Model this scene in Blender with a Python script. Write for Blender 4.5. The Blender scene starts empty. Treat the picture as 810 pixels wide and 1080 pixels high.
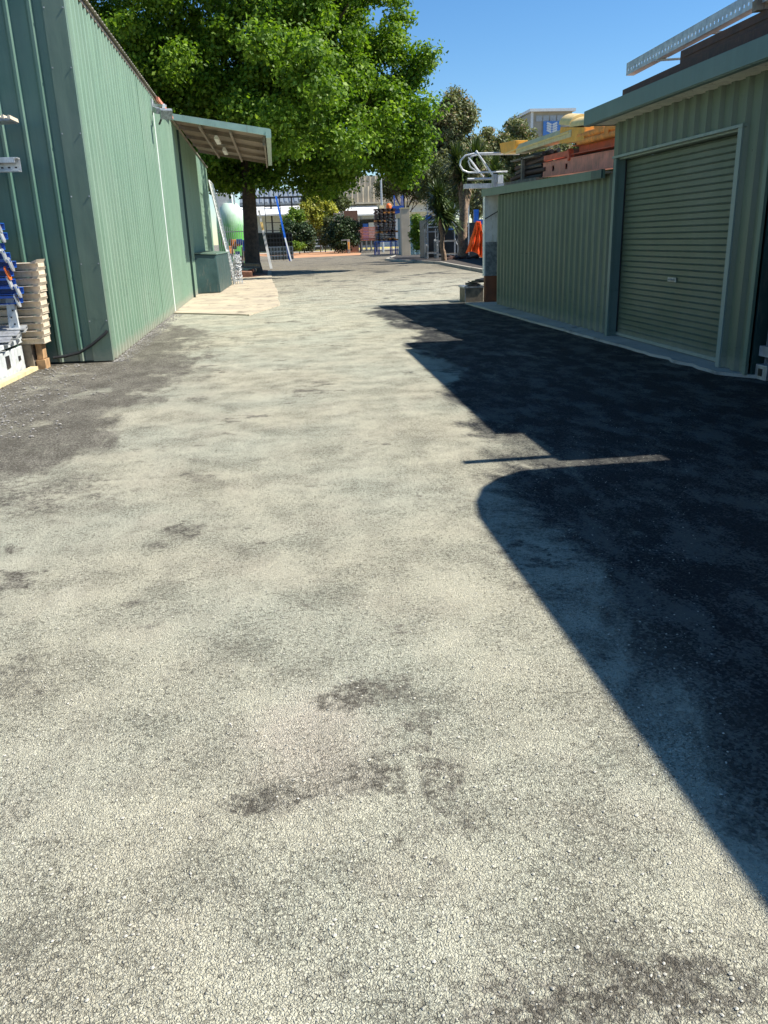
import bpy, math, random
import numpy as np
from mathutils import Vector, Matrix
R = math.radians
random.seed(7)

# ------------------------------------------------------------------ camera
S = bpy.context.scene
COL = S.collection
CAM_POS = Vector((0, 0, 1.6))
FPX, PCX, PCY = 850.0, 405.0, 540.0            # focal length and centre in pixels of an 810 x 1080 picture
_dn = Vector((85, 2510, FPX)).normalized()      # world down, seen from the camera (right, down, forward)
_fy = Vector((290 - 405, 255 - 540, FPX))
_fy = (_fy - _dn * _fy.dot(_dn)).normalized()   # world +Y, along the driveway
_uz = -_dn
_rx = _fy.cross(_uz)
RW = Matrix((_rx, _fy, _uz))                    # camera (right, down, forward) -> world
cam_d = bpy.data.cameras.new("camera")
cam = bpy.data.objects.new("camera", cam_d)
COL.objects.link(cam)
right = RW @ Vector((1, 0, 0)); up = RW @ Vector((0, -1, 0)); back = RW @ Vector((0, 0, -1))
cam.matrix_world = Matrix(((right.x, up.x, back.x, CAM_POS.x), (right.y, up.y, back.y, CAM_POS.y),
                           (right.z, up.z, back.z, CAM_POS.z), (0, 0, 0, 1)))
cam_d.sensor_fit = 'VERTICAL'; cam_d.sensor_height = 36.0; cam_d.lens = 36.0 * FPX / 1080.0
cam_d.clip_start = 0.05; cam_d.clip_end = 6000
S.camera = cam

def at(px, py, Y):
    """the point of the world seen at a pixel of the photograph, at distance Y down the lane"""
    r = RW @ Vector((px - PCX, py - PCY, FPX))
    return CAM_POS + r * (Y / r.y)

# ------------------------------------------------------------------ sky and sun
sun_to = Vector((0.83, -0.085, 1.0)).normalized()
world = bpy.data.worlds.new("World"); S.world = world; world.use_nodes = True
nt = world.node_tree
sky = nt.nodes.new("ShaderNodeTexSky"); sky.sky_type = 'NISHITA'; sky.sun_disc = False
sky.sun_elevation = math.asin(sun_to.z); sky.sun_rotation = math.atan2(sun_to.x, sun_to.y)
sky.air_density = 1.0; sky.dust_density = 0.0; sky.ozone_density = 5.0; sky.altitude = 0
bg = nt.nodes["Background"]; bg.inputs[1].default_value = 0.085
hs = nt.nodes.new("ShaderNodeHueSaturation"); hs.inputs['Saturation'].default_value = 1.2; hs.inputs['Value'].default_value = 1.0
nt.links.new(sky.outputs[0], hs.inputs['Color']); nt.links.new(hs.outputs[0], bg.inputs[0])
sl = bpy.data.lights.new("sun", 'SUN'); sl.energy = 5.0; sl.angle = R(0.53); sl.color = (1.0, 0.94, 0.84)
so = bpy.data.objects.new("sun", sl); COL.objects.link(so)
so.rotation_euler = sun_to.to_track_quat('Z', 'Y').to_euler(); so.location = (30, 0, 40)
S.view_settings.view_transform = 'Standard'; S.view_settings.look = 'None'
S.view_settings.exposure = 0.86; S.view_settings.gamma = 1.0
S.view_settings.use_curve_mapping = False

# ------------------------------------------------------------------ node helper and materials
class NB:
    def __init__(s, name):
        s.m = bpy.data.materials.new(name); s.m.use_nodes = True
        s.t = s.m.node_tree; s.n = s.t.nodes; s.l = s.t.links
        s.b = s.n["Principled BSDF"]
    def put(s, sock, v):
        if isinstance(v, bpy.types.NodeSocket): s.l.new(v, sock)
        elif isinstance(v, (tuple, list)) and len(v) == 3 and sock.type == 'RGBA': sock.default_value = (*v, 1)
        else: sock.default_value = v
    def math(s, op, a, b=0.0, c=0.0, clamp=False):
        n = s.n.new("ShaderNodeMath"); n.operation = op; n.use_clamp = clamp
        s.put(n.inputs[0], a); s.put(n.inputs[1], b); s.put(n.inputs[2], c)
        return n.outputs[0]
    def add(s, a, b): return s.math('ADD', a, b)
    def sub(s, a, b): return s.math('SUBTRACT', a, b)
    def mul(s, a, b): return s.math('MULTIPLY', a, b)
    def ramp(s, v, lo, hi, a=0.0, b=1.0, smooth=True):
        n = s.n.new("ShaderNodeMapRange"); n.interpolation_type = 'SMOOTHSTEP' if smooth else 'LINEAR'
        s.put(n.inputs[0], v); n.inputs[1].default_value = lo; n.inputs[2].default_value = hi
        n.inputs[3].default_value = a; n.inputs[4].default_value = b
        return n.outputs[0]
    def mix(s, f, a, b, mode='MIX'):
        n = s.n.new("ShaderNodeMix"); n.data_type = 'RGBA'; n.blend_type = mode
        s.put(n.inputs[0], f); s.put(n.inputs[6], a); s.put(n.inputs[7], b)
        return n.outputs[2]
    def coords(s, kind='Object'):
        return s.n.new("ShaderNodeTexCoord").outputs[kind]
    def wpos(s): return s.n.new("ShaderNodeNewGeometry").outputs['Position']
    def scale(s, v, sc, rot=(0, 0, 0)):
        n = s.n.new("ShaderNodeMapping"); s.put(n.inputs[0], v)
        n.inputs[3].default_value = sc if isinstance(sc, tuple) else (sc, sc, sc); n.inputs[2].default_value = rot
        return n.outputs[0]
    def noise(s, v, sc, det=4.0, rough=0.55, dist=0.0, out=0):
        n = s.n.new("ShaderNodeTexNoise"); s.put(n.inputs['Vector'], v); n.inputs['Scale'].default_value = sc
        n.inputs['Detail'].default_value = det; n.inputs['Roughness'].default_value = rough
        n.inputs['Distortion'].default_value = dist
        return n.outputs[out]
    def voro(s, v, sc, feature='F1', out=0, rand=1.0):
        n = s.n.new("ShaderNodeTexVoronoi"); n.feature = feature; s.put(n.inputs['Vector'], v)
        n.inputs['Scale'].default_value = sc; n.inputs['Randomness'].default_value = rand
        return n.outputs[out]
    def sep(s, v):
        n = s.n.new("ShaderNodeSeparateXYZ"); s.put(n.inputs[0], v); return n.outputs
    def comb(s, x, y, z=0.0):
        n = s.n.new("ShaderNodeCombineXYZ"); s.put(n.inputs[0], x); s.put(n.inputs[1], y); s.put(n.inputs[2], z); return n.outputs[0]
    def bump(s, h, dist=0.01, st=1.0):
        n = s.n.new("ShaderNodeBump"); n.inputs['Strength'].default_value = st; n.inputs['Distance'].default_value = dist
        s.put(n.inputs['Height'], h); s.l.new(n.outputs[0], s.b.inputs['Normal'])
    def fin(s, col, rough=0.6, metal=0.0, spec=None):
        s.put(s.b.inputs['Base Color'], col); s.put(s.b.inputs['Roughness'], rough); s.put(s.b.inputs['Metallic'], metal)
        if spec is not None: s.b.inputs['Specular IOR Level'].default_value = spec
        return s.m

def simple(name, col, rough=0.55, metal=0.0, var=0.18, sc=3.0, bump=0.0, bsc=40.0, dirt=None, spec=None):
    """a worn surface: the colour wanders a little, with grime of its own shape"""
    b = NB(name); p = b.wpos()
    f = b.noise(p, sc, 6, 0.6)
    lo = tuple(c * (1 - var) for c in col); hi = tuple(min(1, c * (1 + var)) for c in col)
    c = b.mix(b.ramp(f, 0.3, 0.7), lo, hi)
    if dirt:
        g = b.noise(b.scale(p, (2.0, 2.0, 0.5)), sc * 2.5, 8, 0.7)
        c = b.mix(b.ramp(g, 0.52, 0.72, 0, 0.8), c, dirt)
    if bump: b.bump(b.noise(p, bsc, 5, 0.6), bump)
    rg = b.ramp(f, 0.2, 0.8, max(0.05, rough - 0.1), min(1, rough + 0.1))
    return b.fin(c, rg, metal, spec)

def sheet_paint(name, col, rough=0.42, streak=0.25, dust=(0.36, 0.34, 0.27), dusty=1.0, weather=0.12):
    """prefinished steel cladding: faint vertical washing streaks, dust kicked up along the foot"""
    b = NB(name); p = b.wpos(); z = b.sep(p)[2]
    st = b.noise(b.scale(p, (5.0, 5.0, 0.25)), 1.6, 6, 0.65)
    c = b.mix(b.ramp(st, 0.35, 0.75, 0, 1), tuple(k * (1 - streak * 0.5) for k in col), tuple(min(1, k * (1 + streak * 0.4)) for k in col))
    big = b.noise(p, 0.6, 4, 0.6)
    c = b.mix(b.ramp(big, 0.4, 0.75, 0, weather), c, (0.45, 0.47, 0.4))
    y_ = b.sep(p)[1]
    fy_ = b.mul(b.sub(b.math('FRACT', b.math('DIVIDE', b.sub(y_, 12.7), 0.285)), 0.5), 0.285); fz_ = b.mul(b.sub(b.math('FRACT', b.math('DIVIDE', b.sub(z, 0.65), 1.15)), 0.5), 1.15)
    screw = b.math('SQRT', b.add(b.mul(fy_, fy_), b.mul(fz_, fz_)))
    if name in ('sage_cladding', 'olive_cladding'): c = b.mix(b.ramp(screw, 0.009, 0.016, 0.8, 0), c, tuple(k * 0.35 for k in col))
    foot = b.add(b.ramp(z, 0.0, 0.45, 1, 0), b.mul(b.sub(b.noise(p, 7, 6, 0.7), 0.5), 0.9))
    c = b.mix(b.ramp(foot, 0.35, 1.1, 0, 0.75 * dusty), c, dust)
    spots = b.noise(p, 55, 3, 0.5)
    c = b.mix(b.ramp(spots, 0.68, 0.74, 0, 0.35), c, tuple(k * 0.55 for k in col))
    b.bump(b.noise(b.scale(p, (1, 1, 0.35)), 2.2, 4, 0.55), 0.012)
    scuff = b.noise(b.scale(p, (1.0, 0.7, 2.5)), 3.0, 8, 0.75)
    c = b.mix(b.mul(b.ramp(scuff, 0.56, 0.68, 0, 0.4), b.ramp(z, 0.2, 2.0, 1, 0.35)), c, tuple(k * 0.5 for k in col))
    return b.fin(c, b.ramp(st, 0.3, 0.8, rough, rough + 0.15), 0.0)

def leaf_mat(name, lo, hi, trans=0.25, rough=0.45, third=None):
    b = NB(name)
    rnd = b.n.new("ShaderNodeNewGeometry").outputs['Random Per Island']
    big = b.noise(b.wpos(), 0.55, 3, 0.6)
    c = b.mix(rnd, lo, hi)
    c = b.mix(b.ramp(big, 0.35, 0.7, 0, 0.5), c, tuple(k * 0.62 for k in lo))
    if third: c = b.mix(b.ramp(b.math('FRACT', b.mul(rnd, 7.13)), 0.86, 0.9), c, third)
    b.fin(c, rough, 0, 0.3)
    tr = b.n.new("ShaderNodeBsdfTranslucent"); tc = b.mix(1.0, c, (1.2, 1.25, 0.5), 'MULTIPLY'); b.l.new(tc, tr.inputs[0])
    ms = b.n.new("ShaderNodeMixShader"); ms.inputs[0].default_value = trans
    b.l.new(b.b.outputs[0], ms.inputs[1]); b.l.new(tr.outputs[0], ms.inputs[2])
    b.l.new(ms.outputs[0], b.n["Material Output"].inputs[0])
    return b.m

M = {}
M['wall_pale'] = sheet_paint('sage_cladding', (0.205, 0.32, 0.228), 0.42)
M['wall_front'] = sheet_paint('green_gable_cladding', (0.09, 0.185, 0.14), 0.36, 0.3, dusty=0.6)
M['wall_olive'] = sheet_paint('olive_cladding', (0.112, 0.153, 0.102), 0.45, 0.3, dusty=0.5)
M['trim'] = sheet_paint('green_trim', (0.11, 0.175, 0.13), 0.4, 0.2, dusty=0.4)
M['fascia'] = sheet_paint('blue_green_fascia', (0.115, 0.185, 0.165), 0.38, 0.25, dusty=0)
M['pale_trim'] = sheet_paint('pale_trim', (0.24, 0.31, 0.27), 0.45, 0.3, dusty=0.6)
M['door'] = sheet_paint('roller_door_green', (0.090, 0.120, 0.078), 0.4, 0.25, dusty=0.5)
M['soffit'] = simple('cream_soffit', (0.78, 0.76, 0.64), 0.6, 0, 0.12, 2.0, dirt=(0.28, 0.26, 0.2))
M['dark_green'] = simple('dark_green_paint', (0.028, 0.065, 0.06), 0.4, 0, 0.2, 2.0, dirt=(0.1, 0.11, 0.09))
M['roof'] = simple('weathered_roof_sheet', (0.30, 0.27, 0.22), 0.55, 0.2, 0.25, 1.5, dirt=(0.14, 0.1, 0.07))
M['awning_under'] = simple('brown_awning_sheet', (0.22, 0.175, 0.13), 0.6, 0, 0.25, 2.0, dirt=(0.12, 0.09, 0.06))
M['gutter'] = simple('mint_gutter', (0.36, 0.5, 0.42), 0.4, 0, 0.12, 2.0, dirt=(0.25, 0.26, 0.2))
M['galv'] = simple('galvanised_steel', (0.52, 0.54, 0.55), 0.42, 0.6, 0.22, 9.0, dirt=(0.28, 0.27, 0.25))
M['galv_dull'] = simple('dull_galvanised_steel', (0.42, 0.44, 0.45), 0.55, 0.4, 0.25, 6.0, dirt=(0.2, 0.18, 0.15))
M['white_rail'] = simple('pale_rail', (0.62, 0.64, 0.65), 0.45, 0.2, 0.12, 8.0, dirt=(0.35, 0.33, 0.3))
M['white'] = simple('white_paint', (0.74, 0.75, 0.74), 0.5, 0, 0.1, 4.0, dirt=(0.45, 0.43, 0.38))
M['white_dirty'] = simple('grimy_white_paint', (0.50, 0.54, 0.55), 0.5, 0, 0.16, 8.0, dirt=(0.3, 0.3, 0.28))
M['grey_sheet'] = simple('spangled_zinc_sheet', (0.28, 0.31, 0.33), 0.45, 0.5, 0.35, 14.0, dirt=(0.16, 0.17, 0.17))
M['brown_ply'] = simple('red_brown_ply', (0.22, 0.075, 0.035), 0.65, 0, 0.2, 3.0, dirt=(0.12, 0.05, 0.03))
M['blue'] = simple('blue_paint', (0.012, 0.095, 0.42), 0.35, 0.0, 0.25, 7.0, dirt=(0.02, 0.05, 0.14))
M['blue_bright'] = simple('bright_blue_paint', (0.02, 0.14, 0.62), 0.35, 0, 0.2, 5.0, dirt=(0.03, 0.08, 0.22))
M['beige'] = simple('beige_plastic', (0.66, 0.57, 0.44), 0.5, 0, 0.14, 6.0, dirt=(0.4, 0.33, 0.24))
M['orange'] = simple('orange_paint', (0.85, 0.17, 0.03), 0.5, 0, 0.15, 7.0)
M['red_steel'] = simple('red_oxide_steel', (0.58, 0.12, 0.06), 0.55, 0, 0.25, 5.0, dirt=(0.22, 0.06, 0.03))
M['pink_steel'] = simple('faded_red_steel', (0.68, 0.25, 0.17), 0.6, 0, 0.22, 4.0, dirt=(0.28, 0.12, 0.08))
M['rust_orange'] = simple('rusty_orange_steel', (0.78, 0.28, 0.05), 0.6, 0, 0.3, 6.0, dirt=(0.16, 0.06, 0.02))
M['yellow_orange'] = simple('yellow_orange_paint', (0.90, 0.42, 0.06), 0.45, 0, 0.15, 5.0, dirt=(0.5, 0.2, 0.04))
M['yellow'] = simple('faded_yellow_paint', (0.85, 0.62, 0.25), 0.45, 0, 0.1, 5.0, dirt=(0.6, 0.38, 0.12))
M['cream_steel'] = simple('cream_steel', (0.66, 0.56, 0.32), 0.5, 0, 0.15, 5.0, dirt=(0.4, 0.3, 0.16))
M['brown_steel'] = simple('brown_stained_timber', (0.075, 0.04, 0.03), 0.7, 0, 0.35, 6.0, dirt=(0.14, 0.08, 0.05))
M['black'] = simple('black_plastic', (0.02, 0.021, 0.023), 0.45, 0, 0.3, 6.0, dirt=(0.06, 0.055, 0.05))
M['old_timber'] = simple('grey_timber', (0.20, 0.17, 0.13), 0.8, 0, 0.35, 8.0, 0.002, 40, dirt=(0.07, 0.055, 0.04))
M['warm_timber'] = simple('sawn_timber', (0.42, 0.26, 0.13), 0.75, 0, 0.3, 8.0, dirt=(0.2, 0.11, 0.06))
M['brick'] = simple('brown_brick', (0.24, 0.12, 0.075), 0.85, 0, 0.3, 12.0, dirt=(0.14, 0.08, 0.06))
M['render_wall'] = simple('beige_render', (0.50, 0.42, 0.31), 0.8, 0, 0.1, 1.0)
M['beige_clad'] = simple('beige_cladding', (0.40, 0.36, 0.28), 0.6, 0, 0.1, 0.6)
M['tan_clad'] = simple('tan_cladding', (0.50, 0.43, 0.32), 0.6, 0, 0.1, 0.6)
M['teal'] = simple('pale_teal_paint', (0.22, 0.34, 0.36), 0.5, 0, 0.15, 3.0, dirt=(0.15, 0.2, 0.2))
M['bark'] = simple('dark_bark', (0.10, 0.068, 0.045), 0.9, 0, 0.4, 5.0, 0.02, 14)
M['gum_bark'] = simple('pale_gum_bark', (0.30, 0.25, 0.20), 0.8, 0, 0.3, 2.0, 0.01, 10, dirt=(0.14, 0.1, 0.08))
M['fibre_bark'] = simple('fibrous_trunk', (0.26, 0.18, 0.12), 0.95, 0, 0.45, 7.0, 0.03, 12, dirt=(0.1, 0.065, 0.04))
M['glass'] = simple('dark_window_glass', (0.03, 0.04, 0.05), 0.08, 0, 0.1, 2.0)
M['lamp_white'] = simple('opal_plastic', (0.75, 0.74, 0.68), 0.35, 0, 0.08, 5.0)
M['rubber'] = simple('black_rubber', (0.018, 0.02, 0.02), 0.5, 0, 0.2, 9.0)
M['dirt_soil'] = simple('orange_dirt', (0.46, 0.24, 0.12), 0.95, 0, 0.2, 0.7, 0.02, 6)
M['mulch'] = simple('red_mulch', (0.17, 0.075, 0.045), 0.95, 0, 0.4, 6.0, 0.03, 20)
M['dark_soil'] = simple('dark_leafy_soil', (0.05, 0.042, 0.035), 0.95, 0, 0.4, 3.0, 0.02, 12)
M['lawn'] = simple('dry_yellow_lawn', (0.42, 0.36, 0.10), 0.95, 0, 0.3, 0.8)
M['hiviz'] = simple('hi_vis_orange_cloth', (0.95, 0.13, 0.015), 0.8, 0, 0.06, 8.0)
M['reflect'] = simple('silver_reflective_tape', (0.55, 0.42, 0.42), 0.4, 0.2, 0.1, 9.0)
M['leaf_main'] = leaf_mat('broad_green_leaves', (0.060, 0.140, 0.012), (0.20, 0.33, 0.026), 0.40, 0.55, (0.27, 0.40, 0.05))
M['leaf_gum'] = leaf_mat('grey_green_gum_leaves', (0.125, 0.155, 0.065), (0.27, 0.285, 0.13), 0.2, 0.6, (0.28, 0.20, 0.11))
M['leaf_mid'] = leaf_mat('olive_leaves', (0.06, 0.085, 0.03), (0.14, 0.16, 0.055), 0.2, 0.55)
M['leaf_lime'] = leaf_mat('lime_yellow_leaves', (0.30, 0.32, 0.04), (0.52, 0.5, 0.09), 0.25, 0.5)
M['leaf_fresh'] = leaf_mat('fresh_green_leaves', (0.10, 0.19, 0.02), (0.22, 0.32, 0.03), 0.25, 0.5)
M['leaf_dark'] = leaf_mat('dark_shrub_leaves', (0.022, 0.045, 0.016), (0.06, 0.10, 0.03), 0.1, 0.5)
M['leaf_yucca'] = leaf_mat('yucca_blades', (0.035, 0.06, 0.018), (0.11, 0.16, 0.04), 0.12, 0.4)
M['leaf_dry'] = leaf_mat('dry_blades', (0.20, 0.15, 0.08), (0.38, 0.29, 0.16), 0.1, 0.8)

# ------------------------------------------------------------------ mesh helpers
class MB:
    """collects shapes in world coordinates; build() links them as ONE mesh object"""
    def __init__(s): s.v = []; s.f = []
    def poly(s, pts):
        i = len(s.v); s.v += [Vector(p) for p in pts]; s.f.append(tuple(range(i, i + len(pts))))
    def hexa(s, p):                       # 8 points: bottom ring 0-3, top ring 4-7
        i = len(s.v); s.v += [Vector(q) for q in p]
        for q in ((3, 2, 1, 0), (4, 5, 6, 7), (0, 1, 5, 4), (1, 2, 6, 5), (2, 3, 7, 6), (3, 0, 4, 7)):
            s.f.append(tuple(i + k for k in q))
    def box(s, x0, x1, y0, y1, z0, z1):
        s.hexa([(x0, y0, z0), (x1, y0, z0), (x1, y1, z0), (x0, y1, z0), (x0, y0, z1), (x1, y0, z1), (x1, y1, z1), (x0, y1, z1)])
        return s
    def obox(s, c, sx, sy, sz, rz=0.0, rx=0.0, ry=0.0):      # oriented box about its centre
        m = Matrix.Rotation(rz, 3, 'Z') @ Matrix.Rotation(ry, 3, 'Y') @ Matrix.Rotation(rx, 3, 'X'); c = Vector(c)
        P = []
        for z in (-1, 1):
            for x, y in ((-1, -1), (1, -1), (1, 1), (-1, 1)):
                P.append(c + m @ Vector((x * sx / 2, y * sy / 2, z * sz / 2)))
        s.hexa(P); return s
    def prism(s, a, b, prof, upv=(0, 0, 1)):                  # closed profile [(side, up)] swept from a to b
        a = Vector(a); b = Vector(b); d = (b - a).normalized(); u = Vector(upv)
        sd = d.cross(u).normalized(); u = sd.cross(d)
        n = len(prof); i = len(s.v)
        for q in (a, b):
            for (x, y) in prof: s.v.append(q + sd * x + u * y)
        for k in range(n): s.f.append((i + k, i + (k + 1) % n, i + n + (k + 1) % n, i + n + k))
        s.f.append(tuple(i + k for k in reversed(range(n)))); s.f.append(tuple(i + n + k for k in range(n)))
        return s
    def beam(s, a, b, w, h, upv=(0, 0, 1)):
        return s.prism(a, b, [(-w / 2, -h / 2), (w / 2, -h / 2), (w / 2, h / 2), (-w / 2, h / 2)], upv)
    def chan(s, a, b, w, h, t=0.012, flip=1, upv=(0, 0, 1)):  # C section, open to one side
        p = [(w / 2, -h / 2), (w / 2, -h / 2 + t), (-w / 2 + t, -h / 2 + t), (-w / 2 + t, h / 2 - t), (w / 2, h / 2 - t), (w / 2, h / 2), (-w / 2, h / 2), (-w / 2, -h / 2)]
        return s.prism(a, b, [(x * flip, y) for x, y in p], upv)
    def tube(s, pts, r, n=8, caps=True):
        pts = [Vector(p) for p in pts]; rr = r if isinstance(r, (list, tuple)) else [r] * len(pts)
        i0 = len(s.v); prev = None
        for k, p in enumerate(pts):
            d = (pts[min(k + 1, len(pts) - 1)] - pts[max(k - 1, 0)]).normalized()
            if prev is None:
                prev = d.orthogonal().normalized()
            u = (prev - d * prev.dot(d)).normalized(); prev = u; w = d.cross(u)
            for j in range(n):
                a = 2 * math.pi * j / n; s.v.append(p + (u * math.cos(a) + w * math.sin(a)) * rr[k])
        for k in range(len(pts) - 1):
            for j in range(n):
                a = i0 + k * n + j; b_ = i0 + k * n + (j + 1) % n
                s.f.append((a, b_, b_ + n, a + n))
        if caps:
            s.f.append(tuple(i0 + j for j in reversed(range(n)))); e = i0 + (len(pts) - 1) * n
            s.f.append(tuple(e + j for j in range(n)))
        return s
    def lathe(s, c, prof, n=20, axis='Z'):                    # profile [(radius, height)]
        i0 = len(s.v); c = Vector(c)
        for (r, h) in prof:
            for j in range(n):
                a = 2 * math.pi * j / n
                s.v.append(c + Vector((r * math.cos(a), r * math.sin(a), h)))
        for k in range(len(prof) - 1):
            for j in range(n):
                a = i0 + k * n + j; b_ = i0 + k * n + (j + 1) % n
                s.f.append((a, b_, b_ + n, a + n))
        s.f.append(tuple(i0 + j for j in reversed(range(n)))); e = i0 + (len(prof) - 1) * n
        s.f.append(tuple(e + j for j in range(n)))
        return s
    def build(s, name, mat, parent=None, smooth=False, bevel=0.0):
        me = bpy.data.meshes.new(name)
        o0 = wloc(parent) if parent else None
        vs = [tuple(v - o0) if o0 else tuple(v) for v in s.v]
        me.from_pydata(vs, [], s.f); me.update()
        o = bpy.data.objects.new(name, me); COL.objects.link(o)
        if isinstance(mat, str): mat = M[mat]
        me.materials.append(mat)
        if parent: o.parent = parent
        if smooth:
            for p in me.polygons: p.use_smooth = True
            me.set_sharp_from_angle(angle=R(40))
        if bevel:
            md = o.modifiers.new('bevel', 'BEVEL'); md.width = bevel; md.segments = 2; md.limit_method = 'ANGLE'; md.angle_limit = R(50)
        return o

def wloc(o):
    v = Vector((0, 0, 0))
    while o: v = v + Vector(o.location); o = o.parent
    return v
def tag(o, label, cat, group=None, kind=None):
    if label: o['label'] = label
    if cat: o['category'] = cat
    if group: o['group'] = group
    if kind: o['kind'] = kind
    return o
def thing(name, label, cat, loc, group=None):
    o = bpy.data.objects.new(name, None); o.empty_display_size = 0.2; COL.objects.link(o); o.location = loc
    return tag(o, label, cat, group)
def struct(name, mb, mat, **k):
    o = mb.build(name, mat, **k); o['kind'] = 'structure'; return o
def copy_tree(o, parent=None):
    c = o.copy(); COL.objects.link(c); c.parent = parent
    for ch in list(o.children): copy_tree(ch, c)
    return c
def place(root, loc, rz=0.0, label=None):
    root.location = loc; root.rotation_euler = (0, 0, rz)
    if label: root['label'] = label
    return root

PITCH = 0.285
def ribs(mb, p0, p1, z0, ztop, nrm, depth=0.042, pitch=PITCH, pan=0.145, slope=0.032, under=None, start=0.0):
    """trapezoidal ribbed sheet standing between ground points p0 and p1; nrm points outwards"""
    p0 = Vector((*p0, 0)); p1 = Vector((*p1, 0)); L = (p1 - p0).length; d = (p1 - p0) / L; n = Vector((*nrm, 0)).normalized()
    us = []; u = -start
    while u < L:
        for du, h in ((0, 0), (pan, 0), (pan + slope, 1), (pitch - slope, 1)):
            if 0 <= u + du < L: us.append((u + du, h))
        u += pitch
    us = [(0.0, us[0][1])] + us if us[0][0] > 1e-4 else us
    us.append((L, us[-1][1]))
    q = []
    for u, h in us:
        b = p0 + d * u + n * (h * depth)
        zb = under(u) if under else z0
        q.append((b + Vector((0, 0, zb)), b + Vector((0, 0, ztop(u) if callable(ztop) else ztop))))
    for a, b in zip(q, q[1:]): mb.poly([a[0], b[0], b[1], a[1]])
    return mb

# ------------------------------------------------------------------ foliage
def leaf_cloud(name, mat, parent, clumps, per, size, seed, squash=0.8, aspect=1.5, droop=0.0, ragged=0.5):
    """clumps: (x, y, z, r); every leaf is a small folded blade of its own"""
    rng = np.random.default_rng(seed); o0 = np.array(wloc(parent))
    cs = np.array([c[:3] for c in clumps]); rs = np.array([c[3] for c in clumps])
    n_each = np.maximum(6, (per * (rs / rs.mean()) ** 2).astype(int))
    idx = np.repeat(np.arange(len(cs)), n_each); N = len(idx)
    d = rng.normal(size=(N, 3)); d /= np.linalg.norm(d, axis=1)[:, None]
    rad = rng.random(N) ** 0.5 * rng.uniform(0.75, 1.0 + ragged, N)
    p = cs[idx] + d * (rs[idx] * rad)[:, None] * np.array([1, 1, squash])
    nrm = d * 0.5 + rng.normal(size=(N, 3)) * 0.6 + np.array([0, 0, 0.5]); nrm /= np.linalg.norm(nrm, axis=1)[:, None]
    t = np.cross(nrm, rng.normal(size=(N, 3))); t[:, 2] -= droop; t -= nrm * np.sum(t * nrm, axis=1)[:, None]; t /= np.linalg.norm(t, axis=1)[:, None]
    b = np.cross(nrm, t)
    s = (size * (0.6 + 0.8 * rng.random(N)))[:, None]
    v = np.empty((N, 4, 3))
    v[:, 0] = p - t * s * aspect / 2; v[:, 1] = p - b * s / 2 + nrm * s * 0.12
    v[:, 2] = p + t * s * aspect / 2; v[:, 3] = p + b * s / 2 + nrm * s * 0.12
    v = (v.reshape(-1, 3) - o0).astype(np.float32)
    me = bpy.data.meshes.new(name); me.vertices.add(N * 4); me.vertices.foreach_set('co', v.ravel())
    me.loops.add(N * 4); me.loops.foreach_set('vertex_index', np.arange(N * 4, dtype=np.int32))
    me.polygons.add(N); me.polygons.foreach_set('loop_start', np.arange(0, N * 4, 4, dtype=np.int32))
    me.update(calc_edges=True); me.materials.append(M[mat])
    o = bpy.data.objects.new(name, me); COL.objects.link(o); o.parent = parent
    return o

def lobe(px, py, Y, rpx, rpy, dep=None):
    p = at(px, py, Y); k = Y / 850.0
    return (p.x, p.y, p.z, rpx * k, (dep if dep else max(rpx, rpy)) * k, rpy * k)

def lobed(lobes, n, rmin, rmax, seed, shell=0.55, zmin=None):
    """clump centres spread through a union of ellipsoids (x,y,z,rx,ry,rz), mostly near the surface"""
    rng = random.Random(seed); out = []
    vol = [l[3] * l[4] * l[5] for l in lobes]; tot = sum(vol)
    for l, vv in zip(lobes, vol):
        k = max(3, int(n * vv ** 0.75 / sum(x ** 0.75 for x in vol)))
        for _ in range(k):
            while True:
                d = Vector((rng.gauss(0, 1), rng.gauss(0, 1), rng.gauss(0, 1))).normalized()
                q = shell + (1 - shell) * rng.random() ** 0.7
                if rng.random() < 0.12: q *= 0.6
                p = Vector((l[0] + d.x * l[3] * q, l[1] + d.y * l[4] * q, l[2] + d.z * l[5] * q))
                if zmin is None or p.z > zmin: break
            out.append((p.x, p.y, p.z, rng.uniform(rmin, rmax)))
    return out

def limb(mb, a, b, r0, r1, rng, bend=0.12, n=6, sides=7):
    a = Vector(a); b = Vector(b); L = (b - a).length; pts = []; off = Vector((0, 0, 0))
    for k in range(n + 1):
        t = k / n
        if 0 < k: off += Vector((rng.gauss(0, 1), rng.gauss(0, 1), rng.gauss(0, 0.5))) * bend * L / n
        pts.append(a.lerp(b, t) + off * (1.0 if k < n else 1.0))
    mb.tube(pts, [r0 + (r1 - r0) * (k / n) for k in range(n + 1)], sides)
    return pts[-1]

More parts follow.
